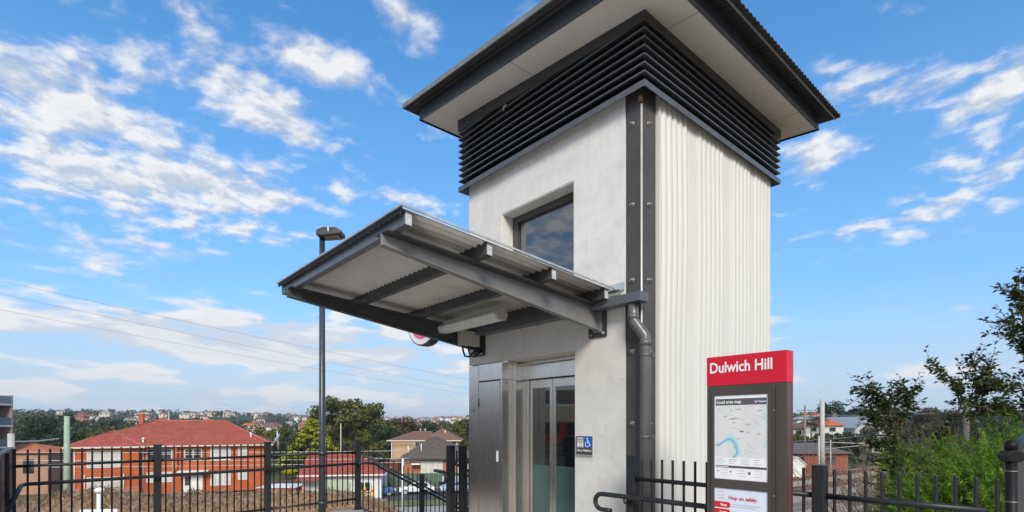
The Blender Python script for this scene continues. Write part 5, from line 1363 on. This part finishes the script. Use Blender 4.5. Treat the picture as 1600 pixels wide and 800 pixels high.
# bearings measured from the camera's heading, heights as tangents: fixed to the sky
den = t.math('MAXIMUM', t.math('ADD', Z_, .10), .03)
pl = t.n('ShaderNodeCombineXYZ', {0: t.math('DIVIDE', X_, den), 1: t.math('DIVIDE', Y_, den), 2: 0.}).outputs[0]
warp = t.n('ShaderNodeTexNoise', {'Vector': pl, 'Scale': 1.7, 'Detail': 3.}).outputs['Color']
plw = t.n('ShaderNodeVectorMath', {0: pl, 1: t.n('ShaderNodeVectorMath', {0: warp, 1: (.14, .14, 0)}, operation='MULTIPLY').outputs[0]}, operation='ADD').outputs[0]
def cl_noise(v, sc, det, ro): return t.n('ShaderNodeTexNoise', {'Vector': v, 'Scale': sc, 'Detail': det, 'Roughness': ro}).outputs[0]
puffs = cl_noise(plw, 7.4, 10, .56); big = cl_noise(pl, 1.1, 4, .5)
sh = t.n('ShaderNodeVectorMath', {0: plw, 1: tuple(sd*.045)}, operation='ADD').outputs[0]
puffs2 = cl_noise(sh, 7.4, 10, .56)
# where cloud lies: soft ellipses on the sky given by bearing and height of each bank
az = t.math('ARCTAN2', X_, Y_); 
az0 = math.atan2(-CS, SN)
azr = t.math('SUBTRACT', az, az0)
azr = t.math('SUBTRACT', azr, t.math('MULTIPLY', t.math('ROUND', t.math('DIVIDE', azr, 2*math.pi)), 2*math.pi))
el = t.math('ARCSINE', Z_)
def pa(x, y):
    q = (x-800)/820.; u = (665-y)/820.; return math.atan(q), math.atan2(u, math.hypot(1, q))
BANKS = [  # centre px, size px, weight : read off the photograph, stored as bearings
 (60, 110, 190, 70, .25), (110, 165, 150, 40, .16), (235, 45, 110, 60, .16), (480, 85, 110, 42, .26), (640, 45, 60, 55, .20), (330, 130, 60, 42, .24), (455, 165, 60, 50, .22), (470, 215, 70, 25, .18), (130, 265, 260, 70, .24), (350, 300, 110, 35, .22), (545, 295, 45, 26, .24), (440, 312, 55, 18, .2), (665, 312, 70, 24, .2), (130, 395, 220, 30, .14), (290, 395, 100, 18, .14), (420, 370, 110, 18, .16),
 (200, 515, 380, 34, .36), (560, 530, 260, 40, .34), (350, 575, 600, 34, .17), (700, 590, 260, 40, .12), (100, 605, 300, 24, .14), (400, 628, 520, 18, .20), (220, 230, 420, 230, .055),
 (1300, 110, 60, 30, .2), (1390, 145, 90, 48, .26), (1570, 125, 60, 45, .30), (1270, 240, 70, 42, .30), (1250, 295, 40, 20, .16), (1520, 225, 100, 55, .24), (1545, 275, 80, 30, .16), (1430, 345, 150, 32, .24), (1420, 600, 300, 26, .10)]
mask = None
for x, y, wx, wy, wt in BANKS:
    a, e = pa(x, y); a1, _ = pa(x+wx, y); a0_, _ = pa(x-wx, y); _, e1 = pa(x, y-wy); _, e0 = pa(x, y+wy); sa = (a1-a0_)/2; se = max(.012, (e1-e0)/2)
    da = t.math('DIVIDE', t.math('SUBTRACT', azr, a), sa); de = t.math('DIVIDE', t.math('SUBTRACT', el, e), se)
    r2 = t.math('ADD', t.math('MULTIPLY', da, da), t.math('MULTIPLY', de, de))
    g = t.math('MULTIPLY', t.math('EXPONENT', t.math('MULTIPLY', r2, -.9)), wt)
    mask = g if mask is None else t.math('ADD', mask, g)
# elsewhere (overhead and behind the camera) broken cloud
behind = t.maprange(t.math('ABSOLUTE', azr), .85, 1.6, 0, .30, True)
mask = t.math('ADD', mask, behind)
lowv = t.n('ShaderNodeCombineXYZ', {0: t.math('MULTIPLY', azr, 8.), 1: t.math('MULTIPLY', el, 30.), 2: 3.}).outputs[0]
lown = t.math('ADD', t.math('MULTIPLY', t.n('ShaderNodeTexNoise', {'Vector': lowv, 'Scale': 1., 'Detail': 6., 'Roughness': .5, 'Distortion': .2}).outputs[0], 1.7), -.36)
lowf = t.maprange(el, .15, .33, 0, 1, True)
puffs_ = t.math('ADD', t.math('MULTIPLY', puffs, lowf), t.math('MULTIPLY', lown, t.math('SUBTRACT', 1., lowf)))
dens = t.math('ADD', t.math('ADD', puffs_, t.math('MULTIPLY', t.math('SUBTRACT', big, .5), .35)), mask)
cov = t.maprange(dens, .60, .90, 0, 1, True)
cov = t.math('MULTIPLY', cov, .93)
lit = t.maprange(t.math('SUBTRACT', puffs, puffs2), -.10, .10, 0, 1, True)
lit = t.math('ADD', t.math('MULTIPLY', lit, lowf), t.math('MULTIPLY', t.maprange(lown, .42, .60, .25, .95, True), t.math('SUBTRACT', 1., lowf)))
thick = t.maprange(dens, .85, 1.15, 0, 1, True)
ccol = t.mix(lit, (.60, .66, .76), (.98, .97, .96))
ccol = t.mix(t.math('MULTIPLY', thick, .35), ccol, (.62, .67, .76))
lowgrey = t.maprange(el, .02, .15, .45, 0)
ccol = t.mix(lowgrey, ccol, (.62, .68, .76))
CLOUD = .98/SKYS/2**EXPO
ccol = t.n('ShaderNodeVectorMath', {0: ccol, 1: (CLOUD, CLOUD, CLOUD)}, operation='MULTIPLY').outputs[0]
veil2 = t.maprange(el, .05, .75, .75, 0)
hs = t.mix(veil2, hs, tuple(c*CLOUD for c in (.27, .52, .90)))
veil = t.maprange(el, .0, .24, .85, 0, True)
hs = t.mix(veil, hs, tuple(c*CLOUD for c in (.58, .71, .86)))
fin = t.mix(cov, hs, ccol)
bg = t.n('ShaderNodeBackground', {'Color': fin, 'Strength': SKYS}); ow = t.n('ShaderNodeOutputWorld'); t.nt.links.new(bg.outputs[0], ow.inputs[0])

hz = bpy.data.materials.new('thin_air'); hz.use_nodes = True; ht = NT(hz.node_tree)
pv = ht.n('ShaderNodeVolumePrincipled', {'Color': (.88, .93, 1., 1), 'Density': .00017, 'Anisotropy': .2}); ho = ht.n('ShaderNodeOutputMaterial'); hz.node_tree.links.new(pv.outputs[0], ho.inputs['Volume'])
tag(MB().box(-8000, 8000, -8000, 8000, -45, 75).build('haze', hz), 'thin pale air softening the far hills', kind='stuff')

vs = S.view_settings; vs.view_transform = 'Standard'; vs.look = 'None'; vs.exposure = EXPO; vs.gamma = 1; vs.use_curve_mapping = False
S.cycles.max_bounces = 6; S.cycles.diffuse_bounces = 4; S.cycles.glossy_bounces = 4; S.cycles.transmission_bounces = 2; S.cycles.use_denoising = True
